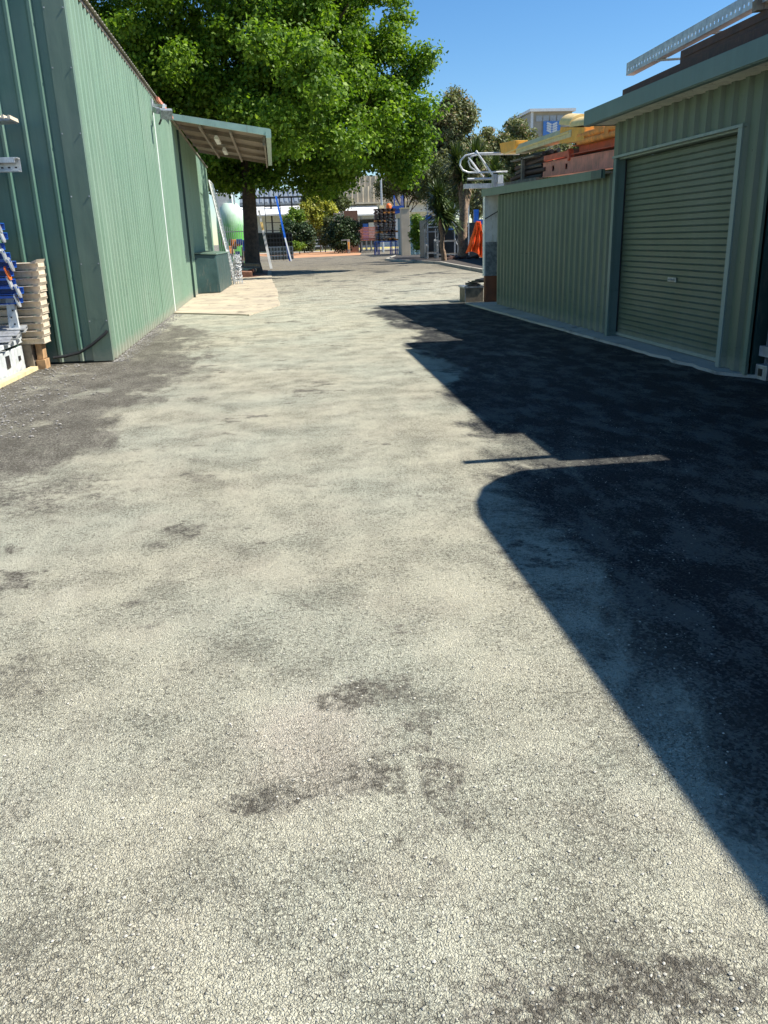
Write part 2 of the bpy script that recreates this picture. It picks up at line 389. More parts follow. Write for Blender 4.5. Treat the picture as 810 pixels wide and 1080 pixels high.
def tree(name, label, cat, base, trunk_top, r, lobes, nclump, rmin, rmax, per, leaf, mat, bark='bark', seed=1, group=None,
         squash=0.8, shell=0.55, zmin=None, droop=0.0, limbs=10, aspect=1.5):
    t = thing(name, label, cat, base, group); rng = random.Random(seed)
    cl = lobed(lobes, nclump, rmin, rmax, seed, shell, zmin)
    mb = MB(); base = Vector(base); top = Vector(trunk_top)
    pts = [base + Vector((0, 0, -0.1)), base.lerp(top, 0.08), base.lerp(top, 0.5) + Vector((rng.uniform(-1, 1), 0, 0)) * r * 0.5, top]
    mb.tube(pts, [r * 1.5, r * 1.05, r * 0.9, r * 0.75], 12)
    mb.build('trunk', bark, t, smooth=True)
    lm = MB()
    pick = [c for c in cl]; rng.shuffle(pick)
    for c in pick[:limbs]:
        st = base.lerp(top, rng.uniform(0.7, 1.0)); en = Vector(c[:3])
        e = limb(lm, st, en, r * 0.42, r * 0.09, rng)
        for c2 in sorted(cl, key=lambda q: (Vector(q[:3]) - en).length)[1:4]:
            limb(lm, st.lerp(e, 0.65), c2[:3], r * 0.14, r * 0.03, rng, n=4, sides=5)
    lm.build('branches', bark, t, smooth=True)
    leaf_cloud('crown', mat, t, cl, per, leaf, seed + 50, squash, aspect, droop)
    return t

# ------------------------------------------------------------------ ground
def ground_mat():
    b = NB('dusty_cracked_asphalt'); p = b.wpos(); X, Y, Z = b.sep(p)
    # bitumen at left, in patches and at right, where painted darker for the shade
    fc = b.n.new("ShaderNodeFloatCurve"); cv = fc.mapping.curves[0]
    pts = [(0.0, -4.6), (3.6, -3.2), (5.2, -2.25), (6.3, -1.8), (7.0, -1.5), (8.2, -1.3), (9.8, -1.12), (12, -1.1), (14, -0.95), (16, -1.3), (18, -2.0), (21, -3.1), (40, -4.0)]
    while len(cv.points) < len(pts): cv.points.new(0.5, 0.5)
    for q, (y, x) in zip(cv.points, pts): q.location = (y / 40, (x + 5) / 5)
    fc.mapping.update(); b.put(fc.inputs['Value'], b.math('DIVIDE', Y, 40.0))
    edge = b.sub(b.mul(fc.outputs[0], 5.0), 5.0)
    warp = b.noise(b.scale(p, (1.0, 0.55, 1)), 0.9, 7, 0.68, 0.4)
    w = b.mul(b.sub(warp, 0.5), 3.0)
    left = b.ramp(b.add(b.add(b.sub(edge, X), w), b.mul(b.sub(b.noise(b.scale(p, (1, 0.35, 1)), 4.0, 8, 0.75), 0.5), 1.6)), -0.45, 0.75)
    n_lp = b.noise(b.scale(p, (0.8, 0.5, 1)), 1.9, 6, 0.65)
    left = b.mul(left, b.ramp(n_lp, 0.28, 0.55, 0.35, 0.92))
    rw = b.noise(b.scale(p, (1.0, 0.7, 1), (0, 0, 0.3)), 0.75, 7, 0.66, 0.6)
    right_shade = b.ramp(b.add(b.sub(X, b.ramp(Y, 2.0, 14.0, 1.15, 2.2, False)), b.mul(b.sub(rw, 0.5), 2.0)), -0.3, 0.35)
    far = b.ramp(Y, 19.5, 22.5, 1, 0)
    right_shade = b.mul(b.math('ADD', right_shade, b.mul(b.sub(b.noise(b.scale(p, (1, 0.6, 1)), 5.0, 8, 0.75), 0.5), 0.5), 0, True), far)
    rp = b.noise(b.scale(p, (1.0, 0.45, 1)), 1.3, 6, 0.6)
    right_shade = b.mul(right_shade, b.ramp(rp, 0.34, 0.48, 0.6, 1.0))
    # grey oily blotches on the dust
    bl = b.noise(b.scale(p, (1.0, 0.8, 1)), 1.1, 7, 0.62, 0.5)
    bl2 = b.noise(b.scale(p, (1.0, 1.3, 1), (0, 0, 0.5)), 3.1, 8, 0.72)
    blot = b.math('MAXIMUM', b.mul(b.ramp(bl, 0.50, 0.66), b.ramp(bl2, 0.42, 0.60)), b.mul(b.ramp(b.noise(b.scale(p, (0.7, 0.35, 1)), 0.8, 8, 0.7), 0.52, 0.70), 0.55))
    speck = b.ramp(b.noise(p, 17, 6, 0.75), 0.36, 0.6, 0.35, 1.0)
    def spot(x, y, rx, ry, amt):
        dx = b.math('DIVIDE', b.sub(X, x), rx); dy = b.math('DIVIDE', b.sub(Y, y), ry)
        dd = b.math('SQRT', b.add(b.mul(dx, dx), b.mul(dy, dy)))
        return b.mul(b.mul(b.ramp(b.add(dd, b.mul(b.sub(bl2, 0.5), 3.4)), 0.2, 1.3, 1, 0), speck), amt)
    for a in ((0.03, 2.33, 0.36, 0.42, 0.3), (0.38, 2.1, 0.12, 0.5, 0.8), (0.32, 2.62, 0.14, 0.16, 0.7), (-0.16, 2.07, 0.2, 0.09, 0.95), (0.16, 2.60, 0.16, 0.13, 0.95), (0.20, 2.15, 0.16, 0.2, 0.8), (0.30, 1.80, 0.16, 0.4, 0.6), (-0.75, 2.3, 0.3, 0.25, 0.45), (-1.9, 5.6, 0.9, 0.8, 0.8), (0.55, 6.4, 0.6, 0.5, 0.45), (1.25, 4.3, 0.3, 0.9, 0.6), (-0.6, 5.6, 0.5, 0.35, 0.4), (-0.8, 1.55, 0.3, 0.16, 0.5),
              (0.62, 1.28, 0.42, 0.15, 1.0), (-1.15, 3.0, 0.14, 0.3, 0.6), (-0.5, 2.9, 0.14, 0.14, 0.5), (-0.98, 9.0, 0.18, 0.25, 0.8),
              (0.1, 8.75, 0.25, 0.25, 0.55), (0.98, 4.75, 0.30, 0.35, 0.55), (-0.3, 4.1, 0.4, 0.35, 0.35), (0.4, 13.2, 0.9, 0.5, 0.4), (-0.2, 7.3, 0.35, 0.3, 0.4),
              (0.9, 3.2, 0.2, 0.35, 0.35)):
        blot = b.math('MAXIMUM', blot, spot(*a))
    farpatch = b.mul(b.ramp(Y, 14, 30), b.ramp(b.noise(b.scale(p, (0.3, 0.22, 1)), 1.5, 8, 0.7), 0.46, 0.66))
    bare_and_shade = b.math('MAXIMUM', b.math('MAXIMUM', left, right_shade), b.math('MAXIMUM', b.mul(blot, 0.9), b.mul(farpatch, 0.8)))
    # chips of slurry: crust cells with dark crevices between
    dn = b.noise(p, 26, 3, 0.6, out=1)
    pv = b.n.new("ShaderNodeVectorMath"); pv.operation = 'MULTIPLY_ADD'; b.put(pv.inputs[0], dn); pv.inputs[1].default_value = (0.022, 0.022, 0.022); b.put(pv.inputs[2], p)
    pw = pv.outputs[0]
    cell = b.voro(pw, 104, 'DISTANCE_TO_EDGE'); cell2 = b.voro(pw, 200, 'DISTANCE_TO_EDGE')
    cid = b.voro(pw, 104, 'F1', 1); cr = b.sep(cid)[0]
    pit = b.noise(p, 70, 5, 0.65); pit2 = b.noise(p, 24, 4, 0.6)
    zone = b.noise(p, 2.2, 5, 0.6)
    n38 = b.noise(p, 46, 4, 0.7); n90 = b.noise(p, 120, 4, 0.7)
    crev = b.mul(b.ramp(cell, 0.02, 0.16, 1, 0), b.ramp(b.add(n38, b.mul(b.sub(zone, 0.5), 0.4)), 0.52, 0.62))
    crev2 = b.mul(b.ramp(cell2, 0.02, 0.2, 1, 0), b.ramp(b.add(pit, b.mul(b.sub(zone, 0.5), 0.4)), 0.53, 0.64))
    hole = b.ramp(b.add(n90, b.mul(b.sub(zone, 0.5), 0.3)), 0.54, 0.64)
    hole = b.math('MAXIMUM', hole, b.mul(b.ramp(b.add(n38, b.mul(b.sub(zone, 0.5), 0.5)), 0.60, 0.70), 0.8))
    dark = b.math('MAXIMUM', b.math('MAXIMUM', b.mul(crev, 0.95), b.mul(crev2, 0.65)), b.mul(hole, 0.75), clamp=True)
    tint = b.noise(p, 0.55, 5, 0.6)
    dust = b.mix(b.ramp(tint, 0.35, 0.65), (0.535, 0.505, 0.375), (0.485, 0.50, 0.395))
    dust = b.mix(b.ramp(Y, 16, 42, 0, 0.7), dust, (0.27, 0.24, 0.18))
    dust = b.mix(b.ramp(b.noise(p, 1.7, 6, 0.65), 0.48, 0.70, 0, 0.4), dust, (0.42, 0.365, 0.28))
    pdx = b.sub(X, 0.02); pdy = b.sub(Y, 2.36)
    pink = b.math('SQRT', b.add(b.mul(b.mul(pdx, pdx), 14.0), b.mul(b.mul(pdy, pdy), 7.0)))
    dust = b.mix(b.ramp(b.add(pink, b.mul(b.sub(bl2, 0.5), 1.6)), 0.3, 1.2, 0.75, 0), dust, (0.52, 0.455, 0.37))
    track = b.noise(b.scale(p, (1.6, 0.13, 1), (0, 0, 0.05)), 1.5, 6, 0.65)
    dust = b.mix(b.ramp(track, 0.52, 0.70, 0, 0.35), dust, (0.35, 0.33, 0.26)); dust = b.mix(b.ramp(track, 0.46, 0.34, 0, 0.4), dust, (0.62, 0.60, 0.47))
    dust = b.mix(b.mul(cr, 0.4), dust, (0.64, 0.62, 0.50))
    dust = b.mix(b.ramp(b.noise(b.scale(p, (1, 0.6, 1)), 5.5, 8, 0.72), 0.46, 0.68, 0, 0.5), dust, (0.34, 0.32, 0.25))
    dust = b.mix(b.mul(dark, 0.9), dust, (0.105, 0.095, 0.072))
    fw = b.noise(b.scale(p, (0.12, 0.12, 1)), 1.0, 6, 0.6)
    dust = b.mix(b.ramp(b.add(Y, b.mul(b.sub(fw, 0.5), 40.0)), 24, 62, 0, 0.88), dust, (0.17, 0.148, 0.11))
    stones = b.voro(p, 95, 'F1', 1)
    sv = b.sep(stones)[1]
    bit_and_shade = b.mix(b.ramp(sv, 0.3, 1.0), (0.014, 0.016, 0.019), (0.05, 0.05, 0.05))
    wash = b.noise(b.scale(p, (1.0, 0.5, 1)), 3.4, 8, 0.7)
    bit_and_shade = b.mix(b.ramp(b.add(wash, b.mul(b.sub(sv, 0.5), 0.12)), 0.46, 0.60, 0, 0.6), bit_and_shade, (0.20, 0.195, 0.165))
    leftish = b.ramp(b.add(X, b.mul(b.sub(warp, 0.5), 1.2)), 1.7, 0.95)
    bit_and_shade = b.mix(b.mul(leftish, 0.95), bit_and_shade, b.mix(b.ramp(b.add(sv, b.mul(b.sub(wash, 0.5), 2.0)), 0.2, 1.1), (0.13, 0.118, 0.092), (0.33, 0.31, 0.25)))
    # ragged threshold: crust flakes end in a broken edge
    t = b.add(bare_and_shade, b.mul(b.sub(b.add(b.mul(pit2, 0.6), b.mul(cr, 0.4)), 0.5), 0.5))
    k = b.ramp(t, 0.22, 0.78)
    c = b.mix(k, dust, bit_and_shade)
    h = b.add(b.add(b.mul(b.ramp(cell, 0.0, 0.25), 0.5), b.mul(b.ramp(cell2, 0.0, 0.3), 0.25)), b.add(b.mul(pit, 0.9), b.mul(b.noise(p, 9, 4, 0.5), 1.0)))
    h = b.sub(h, b.mul(dark, 0.8))
    b.bump(h, 0.0085, 1.0)
    return b.fin(c, b.ramp(k, 0, 1, 0.93, 0.82), 0, 0.25)
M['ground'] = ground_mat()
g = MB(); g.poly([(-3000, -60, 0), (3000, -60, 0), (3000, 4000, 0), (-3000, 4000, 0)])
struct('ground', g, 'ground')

# concrete apron left of the lane
def concrete_mat(name, c0, c1, stain):
    b = NB(name); p = b.wpos()
    c = b.mix(b.ramp(b.noise(p, 1.2, 7, 0.65), 0.35, 0.65), c0, c1)
    c = b.mix(b.ramp(b.noise(b.scale(p, (1, 0.5, 1)), 2.4, 8, 0.7), 0.54, 0.66, 0, 0.65), c, stain)
    c = b.mix(b.ramp(b.noise(p, 60, 4, 0.6), 0.58, 0.66, 0, 0.4), c, stain)
    b.bump(b.noise(p, 45, 5, 0.65), 0.003)
    return b.fin(c, 0.9, 0, 0.3)
M['concrete'] = concrete_mat('worn_concrete', (0.50, 0.43, 0.31), (0.36, 0.31, 0.24), (0.12, 0.10, 0.08))
M['concrete_grey'] = concrete_mat('grey_concrete', (0.46, 0.43, 0.36), (0.36, 0.34, 0.29), (0.10, 0.10, 0.10))
a = MB()
pts = [(-2.63, 21.2), (-0.85, 19.75), (-0.72, 19.62), (0.0, 22.4), (-0.05, 29.5), (-0.22, 36.8), (-0.36, 52), (-3.2, 52), (-3.2, 41)]
outl = []
for (x0, y0), (x1, y1) in zip(pts, pts[1:] + pts[:1]):
    n = 8
    for k in range(n):
        t_ = k / n; j = 0.02 if 0.5 < k else 0
        outl.append((x0 + (x1 - x0) * t_ + random.uniform(-j, j), y0 + (y1 - y0) * t_ + random.uniform(-j, j)))
i0 = [(x, y, 0.028) for x, y in outl]
a.poly(i0)
for (p, q) in zip(i0, i0[1:] + i0[:1]): a.poly([(p[0], p[1], -0.02), (q[0], q[1], -0.02), q, p])
struct('concrete_apron', a, 'concrete')
# concrete strip in front of the right-hand sheds
a = MB(); n = 60; E = []
for k in range(n + 1):
    y = 8.15 + (20.3 - 8.15) * k / n
    x = 4.98 - 0.38 * (k / n) + random.uniform(-0.025, 0.025) * (1.6 if k < 12 else 0.5)
    if k < 3: x += 0.12 * (3 - k)
    E.append((x, y))
for (x0, y0), (x1, y1) in zip(E, E[1:]):
    a.poly([(x0, y0, 0.035), (5.6, y0, 0.035), (5.6, y1, 0.035), (x1, y1, 0.035)])
    a.poly([(x0 - 0.015, y0, -0.02), (x0, y0, 0.035), (x1, y1, 0.035), (x1 - 0.015, y1, -0.02)])
a.poly([(E[0][0], E[0][1], -0.02), (5.6, E[0][1], -0.02), (5.6, E[0][1], 0.035), (E[0][0], E[0][1], 0.035)])
struct('concrete_footpath', a, 'concrete_grey')
# mulch bed round the big tree, dirt and lawn at the far end, road-side kerb
a = MB(); a.poly([(-6, 42, 0.032), (-1.2, 42, 0.032), (-0.5, 44, 0.032), (-0.55, 52, 0.032), (-6, 53, 0.032)]); struct('mulch_bed', a, 'mulch')
a = MB(); a.poly([(1.8, 90, 0.006), (9.3, 94, 0.006), (10.5, 104, 0.006), (12.5, 136, 0.006), (-6, 136, 0.006)]); struct('dirt_driveway', a, 'dirt_soil')
a = MB(); a.poly([(-10, 150, 0.01), (30, 150, 0.01), (40, 175, 0.01), (-15, 175, 0.01)]); struct('lawn', a, 'lawn')
a = MB(); a.poly([(-30, 137, 0.008), (60, 137, 0.008), (60, 146, 0.008), (-30, 146, 0.008)]); struct('concrete_road', a, 'concrete_grey')
# garden bed on the right with its edging
a = MB()
bed = [(9.2, 33.0), (9.6, 42), (10.2, 52), (9.0, 60), (8.6, 66), (11, 78), (30, 80), (30, 33)]
a.poly([(x, y, 0.09) for x, y in bed]); 
for p, q in zip(bed, bed[1:] + bed[:1]): a.poly([(*p, -0.02), (*q, -0.02), (*q, 0.09), (*p, 0.09)])
struct('garden_soil', a, 'dark_soil')
a = MB()
for p, q in zip(bed[:5], bed[1:6]):
    a.beam((p[0], p[1], 0.07), (q[0], q[1], 0.07), 0.16, 0.16)
struct('garden_kerb', a, 'concrete_grey')

def single(name, mb, mat, label, cat, group=None, **k): return tag(mb.build(name, mat, **k), label, cat, group)

# ------------------------------------------------------------------ left shed
WA, WB = (-2.54, 12.57), (-2.95, 41.0)
def wx(y): return WA[0] + (WB[0] - WA[0]) * (y - WA[1]) / (WB[1] - WA[1])
shed = thing('metal_shed', 'long pale green ribbed steel shed down the left side of the driveway', 'shed', (-2.6, 12.6, 0))
m = MB(); m.hexa([(-2.6, 12.63, 0), (-14, 12.63, 0), (-14, 41, 0), (-2.99, 40.98, 0), (-2.6, 12.63, 4.9), (-14, 12.63, 7.0), (-14, 41, 7.0), (-2.99, 40.98, 4.9)])
m.build('body', 'dark_green', shed)
m = MB(); ribs(m, WA, WB, 0.03, 4.96, (1, 0.0144), depth=0.055, slope=0.03); m.build('side_wall', 'wall_pale', shed)
m = MB(); ribs(m, (-14, 12.55), (-2.77, 12.55), 0.03, lambda u: 4.99 + (11.23 - u) * 0.18, (0, -1), pitch=0.295, pan=0.19, slope=0.035, depth=0.045, start=0.12)
m.build('front_wall', 'wall_front', shed)
m = MB()   # corner flashing folded round both walls
m.box(-2.79, -2.51, 12.512, 12.528, 0.02, 5.02); m.box(-2.526, -2.51, 12.528, 12.62, 0.02, 5.02)
m.build('corner_flashing', 'trim', shed)
m = MB()   # barge roll where the flashing ends, screws
for z in (0.6, 1.4, 2.3, 3.1, 3.9, 4.6):
    for x in (-2.77, -2.53): m = MB(); m.obox((x, 12.508, z), 0.016, 0.012, 0.016); m.build('screw', 'galv_dull', shed)
m = MB()   # corrugated roof edge standing over the wall
d = (Vector((WB[0], WB[1], 0)) - Vector((WA[0], WA[1], 0))).normalized()
y = 12.50; prof = []
k = 0
while y < 25.45:
    h = 0.03 * (0.5 + 0.5 * math.cos(k * math.pi / 2)) ; prof.append((y, h)); y += 0.05; k += 1
for (y0, h0), (y1, h1) in zip(prof, prof[1:]):
    x0, x1 = wx(y0) + 0.11, wx(y1) + 0.11
    A = (x0, y0, 5.00 + h0); B = (x1, y1, 5.00 + h1); C_ = (-14, y1, 7.08 + h1); D = (-14, y0, 7.08 + h0)
    m.poly([A, B, C_, D]); m.poly([(A[0], A[1], A[2] - 0.012), (B[0], B[1], B[2] - 0.012), B, A]); m.poly([(x0, y0, A[2] - 0.012), (-2.9, y0, 5.05 + h0), (-2.9, y1, 5.05 + h1), (x1, y1, B[2] - 0.012)])
m.hexa([(wx(25.45) + 0.1, 25.45, 4.98), (-14, 25.45, 7.0), (-14, 41.2, 7.0), (wx(41) + 0.1, 41.2, 4.98), (wx(25.45) + 0.1, 25.45, 5.02), (-14, 25.45, 7.08), (-14, 41.2, 7.08), (wx(41) + 0.1, 41.2, 5.02)])
m.build('roof', 'roof', shed)
m = MB(); m.beam((wx(12.5) + 0.045, 12.5, 4.955), (wx(25.4) + 0.045, 25.4, 4.955), 0.03, 0.05); m.build('eave_batten', 'awning_under', shed)
m = MB(); m.tube([(wx(21.4) + 0.05, 21.4, 4.7), (wx(21.4) + 0.05, 21.4, 0.05)], 0.017, 6); m.build('conduit', 'white', shed)
m = MB(); m.beam((wx(27.15) + 0.07, 27.15, 4.9), (wx(27.15) + 0.07, 27.15, 0.03), 0.1, 0.08, (0, 1, 0)); m.build('downpipe', 'dark_green', shed)
for yy in (15.9, 19.0, 30.1, 33.2, 36.4):
    m = MB(); m.beam((wx(yy) + 0.036, yy, 4.9), (wx(yy) + 0.036, yy, 0.04), 0.018, 0.012, (0, 1, 0)); m.build('sheet_lap', 'trim' if yy > 28 else 'wall_pale', shed)
# floodlight and bracket near the eave
m = MB(); bx = wx(21.2)
m.beam((bx + 0.03, 21.2, 4.72), (bx + 0.4, 21.0, 4.66), 0.05, 0.05); m.beam((bx + 0.36, 21.0, 4.68), (bx + 0.36, 20.7, 4.52), 0.05, 0.05)
m.obox((bx + 0.06, 21.2, 4.7), 0.06, 0.24, 0.26)
fl = m.build('light_bracket', 'galv_dull', shed)
m = MB(); m.obox((bx + 0.42, 20.7, 4.45), 0.26, 0.12, 0.2, 0.3, 0.5); m.obox((bx + 0.2, 20.85, 4.55), 0.12, 0.2, 0.12, 0.6, 0.3)
m.build('floodlight', 'grey_sheet', fl)
m = MB(); m.tube([(bx + 0.28, 20.9, 4.58), (bx + 0.30, 20.85, 4.4), (bx + 0.22, 20.85, 4.25)], 0.025, 6); m.build('sensor', 'rubber', fl)
m = MB(); m.beam((wx(21.8) + 0.14, 21.8, 4.94), (wx(25.2) + 0.14, 25.2, 4.97), 0.06, 0.07); m.build('red_eave_strip', 'pink_steel', shed)
# awning
aw = thing('awning', 'brown sheeted lean-to awning with a mint gutter jutting from the left shed', 'awning', (wx(25.6), 25.6, 4.9))
def az(x): return 5.10 + (x - wx(25.6)) / (0.05 - wx(25.6)) * (4.62 - 5.10)
m = MB(); x0_, x1_ = wx(26) + 0.04, 0.0; n = 48; pr = []
yy = 25.7; k = 0
while yy < 34.6: pr.append((yy, (0.0, 0.03, 0.03, 0.0)[k % 4])); yy += (0.1, 0.02, 0.1, 0.02)[k % 4]; k += 1
for (y0, h0), (y1, h1) in zip(pr, pr[1:]):
    m.poly([(x0_, y0, az(x0_) + h0), (x1_, y0, az(x1_) + h0), (x1_, y1, az(x1_) + h1), (x0_, y1, az(x0_) + h1)])
    m.poly([(x0_, y1, az(x0_) + h1 + 0.006), (x1_, y1, az(x1_) + h1 + 0.006), (x1_, y0, az(x1_) + h0 + 0.006), (x0_, y0, az(x0_) + h0 + 0.006)])
m.build('awning_roof', 'awning_under', aw)
m = MB()
for yp in (27.6, 29.9, 32.2, 34.4): m.beam((x0_ + 0.02, yp, az(x0_) - 0.06), (x1_ - 0.05, yp, az(x1_) - 0.06), 0.06, 0.1)
for xp in (-1.9, -1.05): m.beam((xp, 25.75, az(xp) - 0.16), (xp, 34.4, az(xp) - 0.16), 0.06, 0.08)
m.build('rafters', 'awning_under', aw)
m = MB(); m.hexa([(x0_ - 0.02, 25.6, 4.99), (0.08, 25.6, 4.51), (0.08, 25.69, 4.51), (x0_ - 0.02, 25.69, 4.99), (x0_ - 0.02, 25.6, 5.15), (0.08, 25.6, 4.70), (0.08, 25.69, 4.70), (x0_ - 0.02, 25.69, 5.15)])
m.build('barge_board', 'gutter', aw)
m = MB(); m.chan((0.03, 25.58, 4.56), (0.03, 34.7, 4.56), 0.14, 0.16, 0.01, -1, (0, 0, 1)); m.box(-0.045, 0.11, 25.57, 25.585, 4.46, 4.68); m.build('gutter', 'gutter', aw)
m = MB(); m.beam((-0.12, 26.0, 4.52), (-0.12, 26.0, 4.3), 0.08, 0.08, (0, 1, 0)); m.beam((-0.1, 25.9, 4.46), (-0.1, 34.5, 4.46), 0.05, 0.14); m.build('edge_beam', 'old_timber', aw)
for yl, xl in ((28.0, -1.55), (31.2, -1.5)):
    m = MB(); zz = az(xl) - 0.22
    m.beam((xl, yl - 0.7, zz), (xl, yl + 0.7, zz), 0.13, 0.07); f = m.build('tube_light', 'lamp_white', aw)
    m = MB(); m.beam((xl, yl - 0.72, zz + 0.055), (xl, yl + 0.72, zz + 0.055), 0.08, 0.04); m.build('light_batten', 'white', f)
# hose and gravel at the shed's foot
m = MB(); m.tube([(-3.32, 12.35, 0.12), (-3.15, 12.38, 0.13), (-2.95, 12.42, 0.17), (-2.75, 12.43, 0.28), (-2.56, 12.44, 0.42), (-2.53, 12.46, 0.46)], 0.022, 8)
tag(m.build('hose', 'rubber', smooth=True), 'black rubber hose looped low across the gable wall of the left shed', 'hose')

# green box under the awning
gb = thing('storage_bin', 'low dark green metal bin standing against the shed under the awning', 'bin', (-2.3, 31.5, 0))
m = MB(); m.hexa([(-2.76, 29.0, 0.03), (-1.98, 29.3, 0.03), (-1.86, 34.8, 0.03), (-2.8, 34.8, 0.03), (-2.78, 29.05, 1.33), (-2.03, 29.35, 1.28), (-1.92, 34.8, 1.28), (-2.8, 34.8, 1.33)])
m.build('bin_body', 'dark_green', gb, bevel=0.03)
m = MB(); m.hexa([(-2.78, 29.0, 1.335), (-2.0, 29.3, 1.285), (-1.89, 34.85, 1.285), (-2.79, 34.85, 1.335), (-2.78, 29.0, 1.38), (-2.02, 29.3, 1.33), (-1.91, 34.85, 1.33), (-2.79, 34.85, 1.38)])
m.build('lid', 'trim', gb)

# galvanised mesh panels leaning at the far end of the shed
mp = thing('mesh_panel', 'tall white wire mesh panel leaning on the far end of the left shed', 'fence panel', (-2.0, 35.4, 0))
def lean(u, v): return Vector((-1.80 - 0.16 * v, 35.1 + u, 0.03 + v))
m = MB()
for u in (0, 2.2): m.tube([lean(u, 0), lean(u, 4.0)], 0.03, 6)
for v in (0.05, 1.3, 2.6, 4.0): m.tube([lean(0, v), lean(2.2, v)], 0.028, 6)
m.build('panel_frame', 'white', mp)
m = MB()
for k in range(1, 22): m.beam(lean(k * 0.1, 0.05), lean(k * 0.1, 4.0), 0.01, 0.01, (0, 1, 0))
for k in range(1, 27): m.beam(lean(0, k * 0.15), lean(2.2, k * 0.15), 0.01, 0.01)
m.build('wire_mesh', 'white', mp)
bp = thing('wire_roll', 'crumpled roll of pale wire netting at the foot of the mesh panel', 'wire', (-1.62, 35.2, 0))
m = MB(); rng = random.Random(3)
for k in range(26):
    a0 = rng.uniform(0, 6.28); h = rng.uniform(0.1, 1.15); r = rng.uniform(0.1, 0.2)
    m.tube([(-1.62 + r * math.cos(a0 + t * 0.9), 35.3 + 1.8 * r * math.sin(a0 + t * 0.9), h + 0.05 * math.sin(t * 2 + a0)) for t in range(7)], 0.012, 4)
for k in range(10):
    a0 = k * 0.628; m.tube([(-1.62 + 0.17 * math.cos(a0), 35.3 + 0.3 * math.sin(a0), 0.03), (-1.62 + 0.15 * math.cos(a0 + .5), 35.3 + 0.27 * math.sin(a0 + .5), 1.2)], 0.012, 4)
m.build('netting', 'white_rail', bp)

# ------------------------------------------------------------------ stock standing in front of the left shed
cage = thing('steel_stillage', 'battered white steel stillage on the ground at the left edge of the picture', 'stillage', (-3.9, 11.4, 0))
m = MB()
for (x, y) in ((-3.58, 11.95), (-3.62, 10.6)):
    m.box(x - 0.07, x, y - 0.07, y, 0.42, 1.0)
m.box(-5.2, -3.58, 11.88, 11.95, 0.9, 1.0); m.box(-5.2, -3.58, 11.88, 11.95, 0.40, 0.46); m.box(-3.66, -3.58, 10.5, 11.88, 0.40, 0.46)
m.build('frame', 'white_dirty', cage, bevel=0.006)
m = MB()       # pressed side plate with ragged cut-outs
m.hexa([(-3.68, 9.6, 0.03), (-3.64, 9.6, 0.03), (-3.60, 11.95, 0.03), (-3.64, 11.95, 0.03), (-3.68, 9.6, 0.34), (-3.64, 9.6, 0.34), (-3.60, 11.95, 0.36), (-3.64, 11.95, 0.36)])
m.box(-5.2, -3.70, 9.7, 11.9, 0.03, 0.30)
m.build('side_plate', 'white_dirty', cage, bevel=0.008)
m = MB(); m.beam((-3.56, 9.6, 0.03), (-3.50, 12.0, 0.03), 0.10, 0.05); m.build('base_rail', 'cream_steel', cage)
for a_ in ((-3.63, -3.608, 10.5, 10.75, 0.10, 0.30), (-3.625, -3.600, 11.2, 11.34, 0.14, 0.30), (-3.61, -3.590, 11.7, 11.78, 0.18, 0.24)): m = MB(); m.box(*a_); m.build('fork_slot', 'black', cage)
m = MB()
for k in range(3): m.chan((-5.0, 11.2 + 0.26 * k, 0.50 + 0.05 * k), (-3.50 + 0.03 * k, 11.2 + 0.26 * k, 0.50 + 0.05 * k), 0.16, 0.05, 0.01, 1, (0, -0.3, 1))
tag(m.build('galvanised_strips', 'galv'), 'loose galvanised steel strips lying on the white stillage', 'steel strips')
wp = thing('perforated_post', 'pale perforated steel post standing in front of the beige trays', 'post', (-3.58, 11.75, 0.4))
m = MB(); m.hexa([(-3.66, 11.70, 0.50), (-3.52, 11.70, 0.50), (-3.52, 11.76, 0.50), (-3.66, 11.76, 0.50), (-3.64, 11.72, 1.02), (-3.55, 11.72, 1.02), (-3.55, 11.76, 1.02), (-3.64, 11.76, 1.02)])
m.build('shaft', 'white_dirty', wp)
m = MB()
for k in range(5): m = MB(); m.obox((-3.60 + (k % 2) * 0.03, 11.70, 0.58 + k * 0.09), 0.018, 0.012, 0.022); m.build('hole', 'black', wp)
# beige trays, stacked
def tray():
    t = thing('beige_tray', '', 'tray', (-3.62, 12.2, 0.36), 'beige trays stacked in front of the left shed')
    m = MB()
    prof = [(-0.15, 0.0), (0.19, 0.0), (0.19, 0.008), (-0.142, 0.008), (-0.142, 0.093), (-0.255, 0.086), (-0.255, 0.080), (-0.15, 0.084)]
    m.prism((-4.9, 12.17, 0.36), (-3.31, 12.17, 0.36), [(-x, y) for x, y in prof][::1])
    m.build('pressed_sheet', 'beige', t)
    m = MB(); m.hexa([(-3.40, 11.93, 0.444), (-3.31, 11.93, 0.446), (-3.31, 12.33, 0.446), (-3.40, 12.33, 0.444), (-3.40, 11.93, 0.448), (-3.285, 11.90, 0.492), (-3.285, 12.33, 0.492), (-3.40, 12.33, 0.448)]); m.hexa([(-3.315, 12.03, 0.362), (-3.309, 12.03, 0.362), (-3.309, 12.33, 0.362), (-3.315, 12.33, 0.362), (-3.315, 12.0, 0.443), (-3.309, 12.0, 0.443), (-3.309, 12.33, 0.443), (-3.315, 12.33, 0.443)])
    m.build('end_lip', 'beige', t)
    return t
t0 = tray(); nt_ = 11
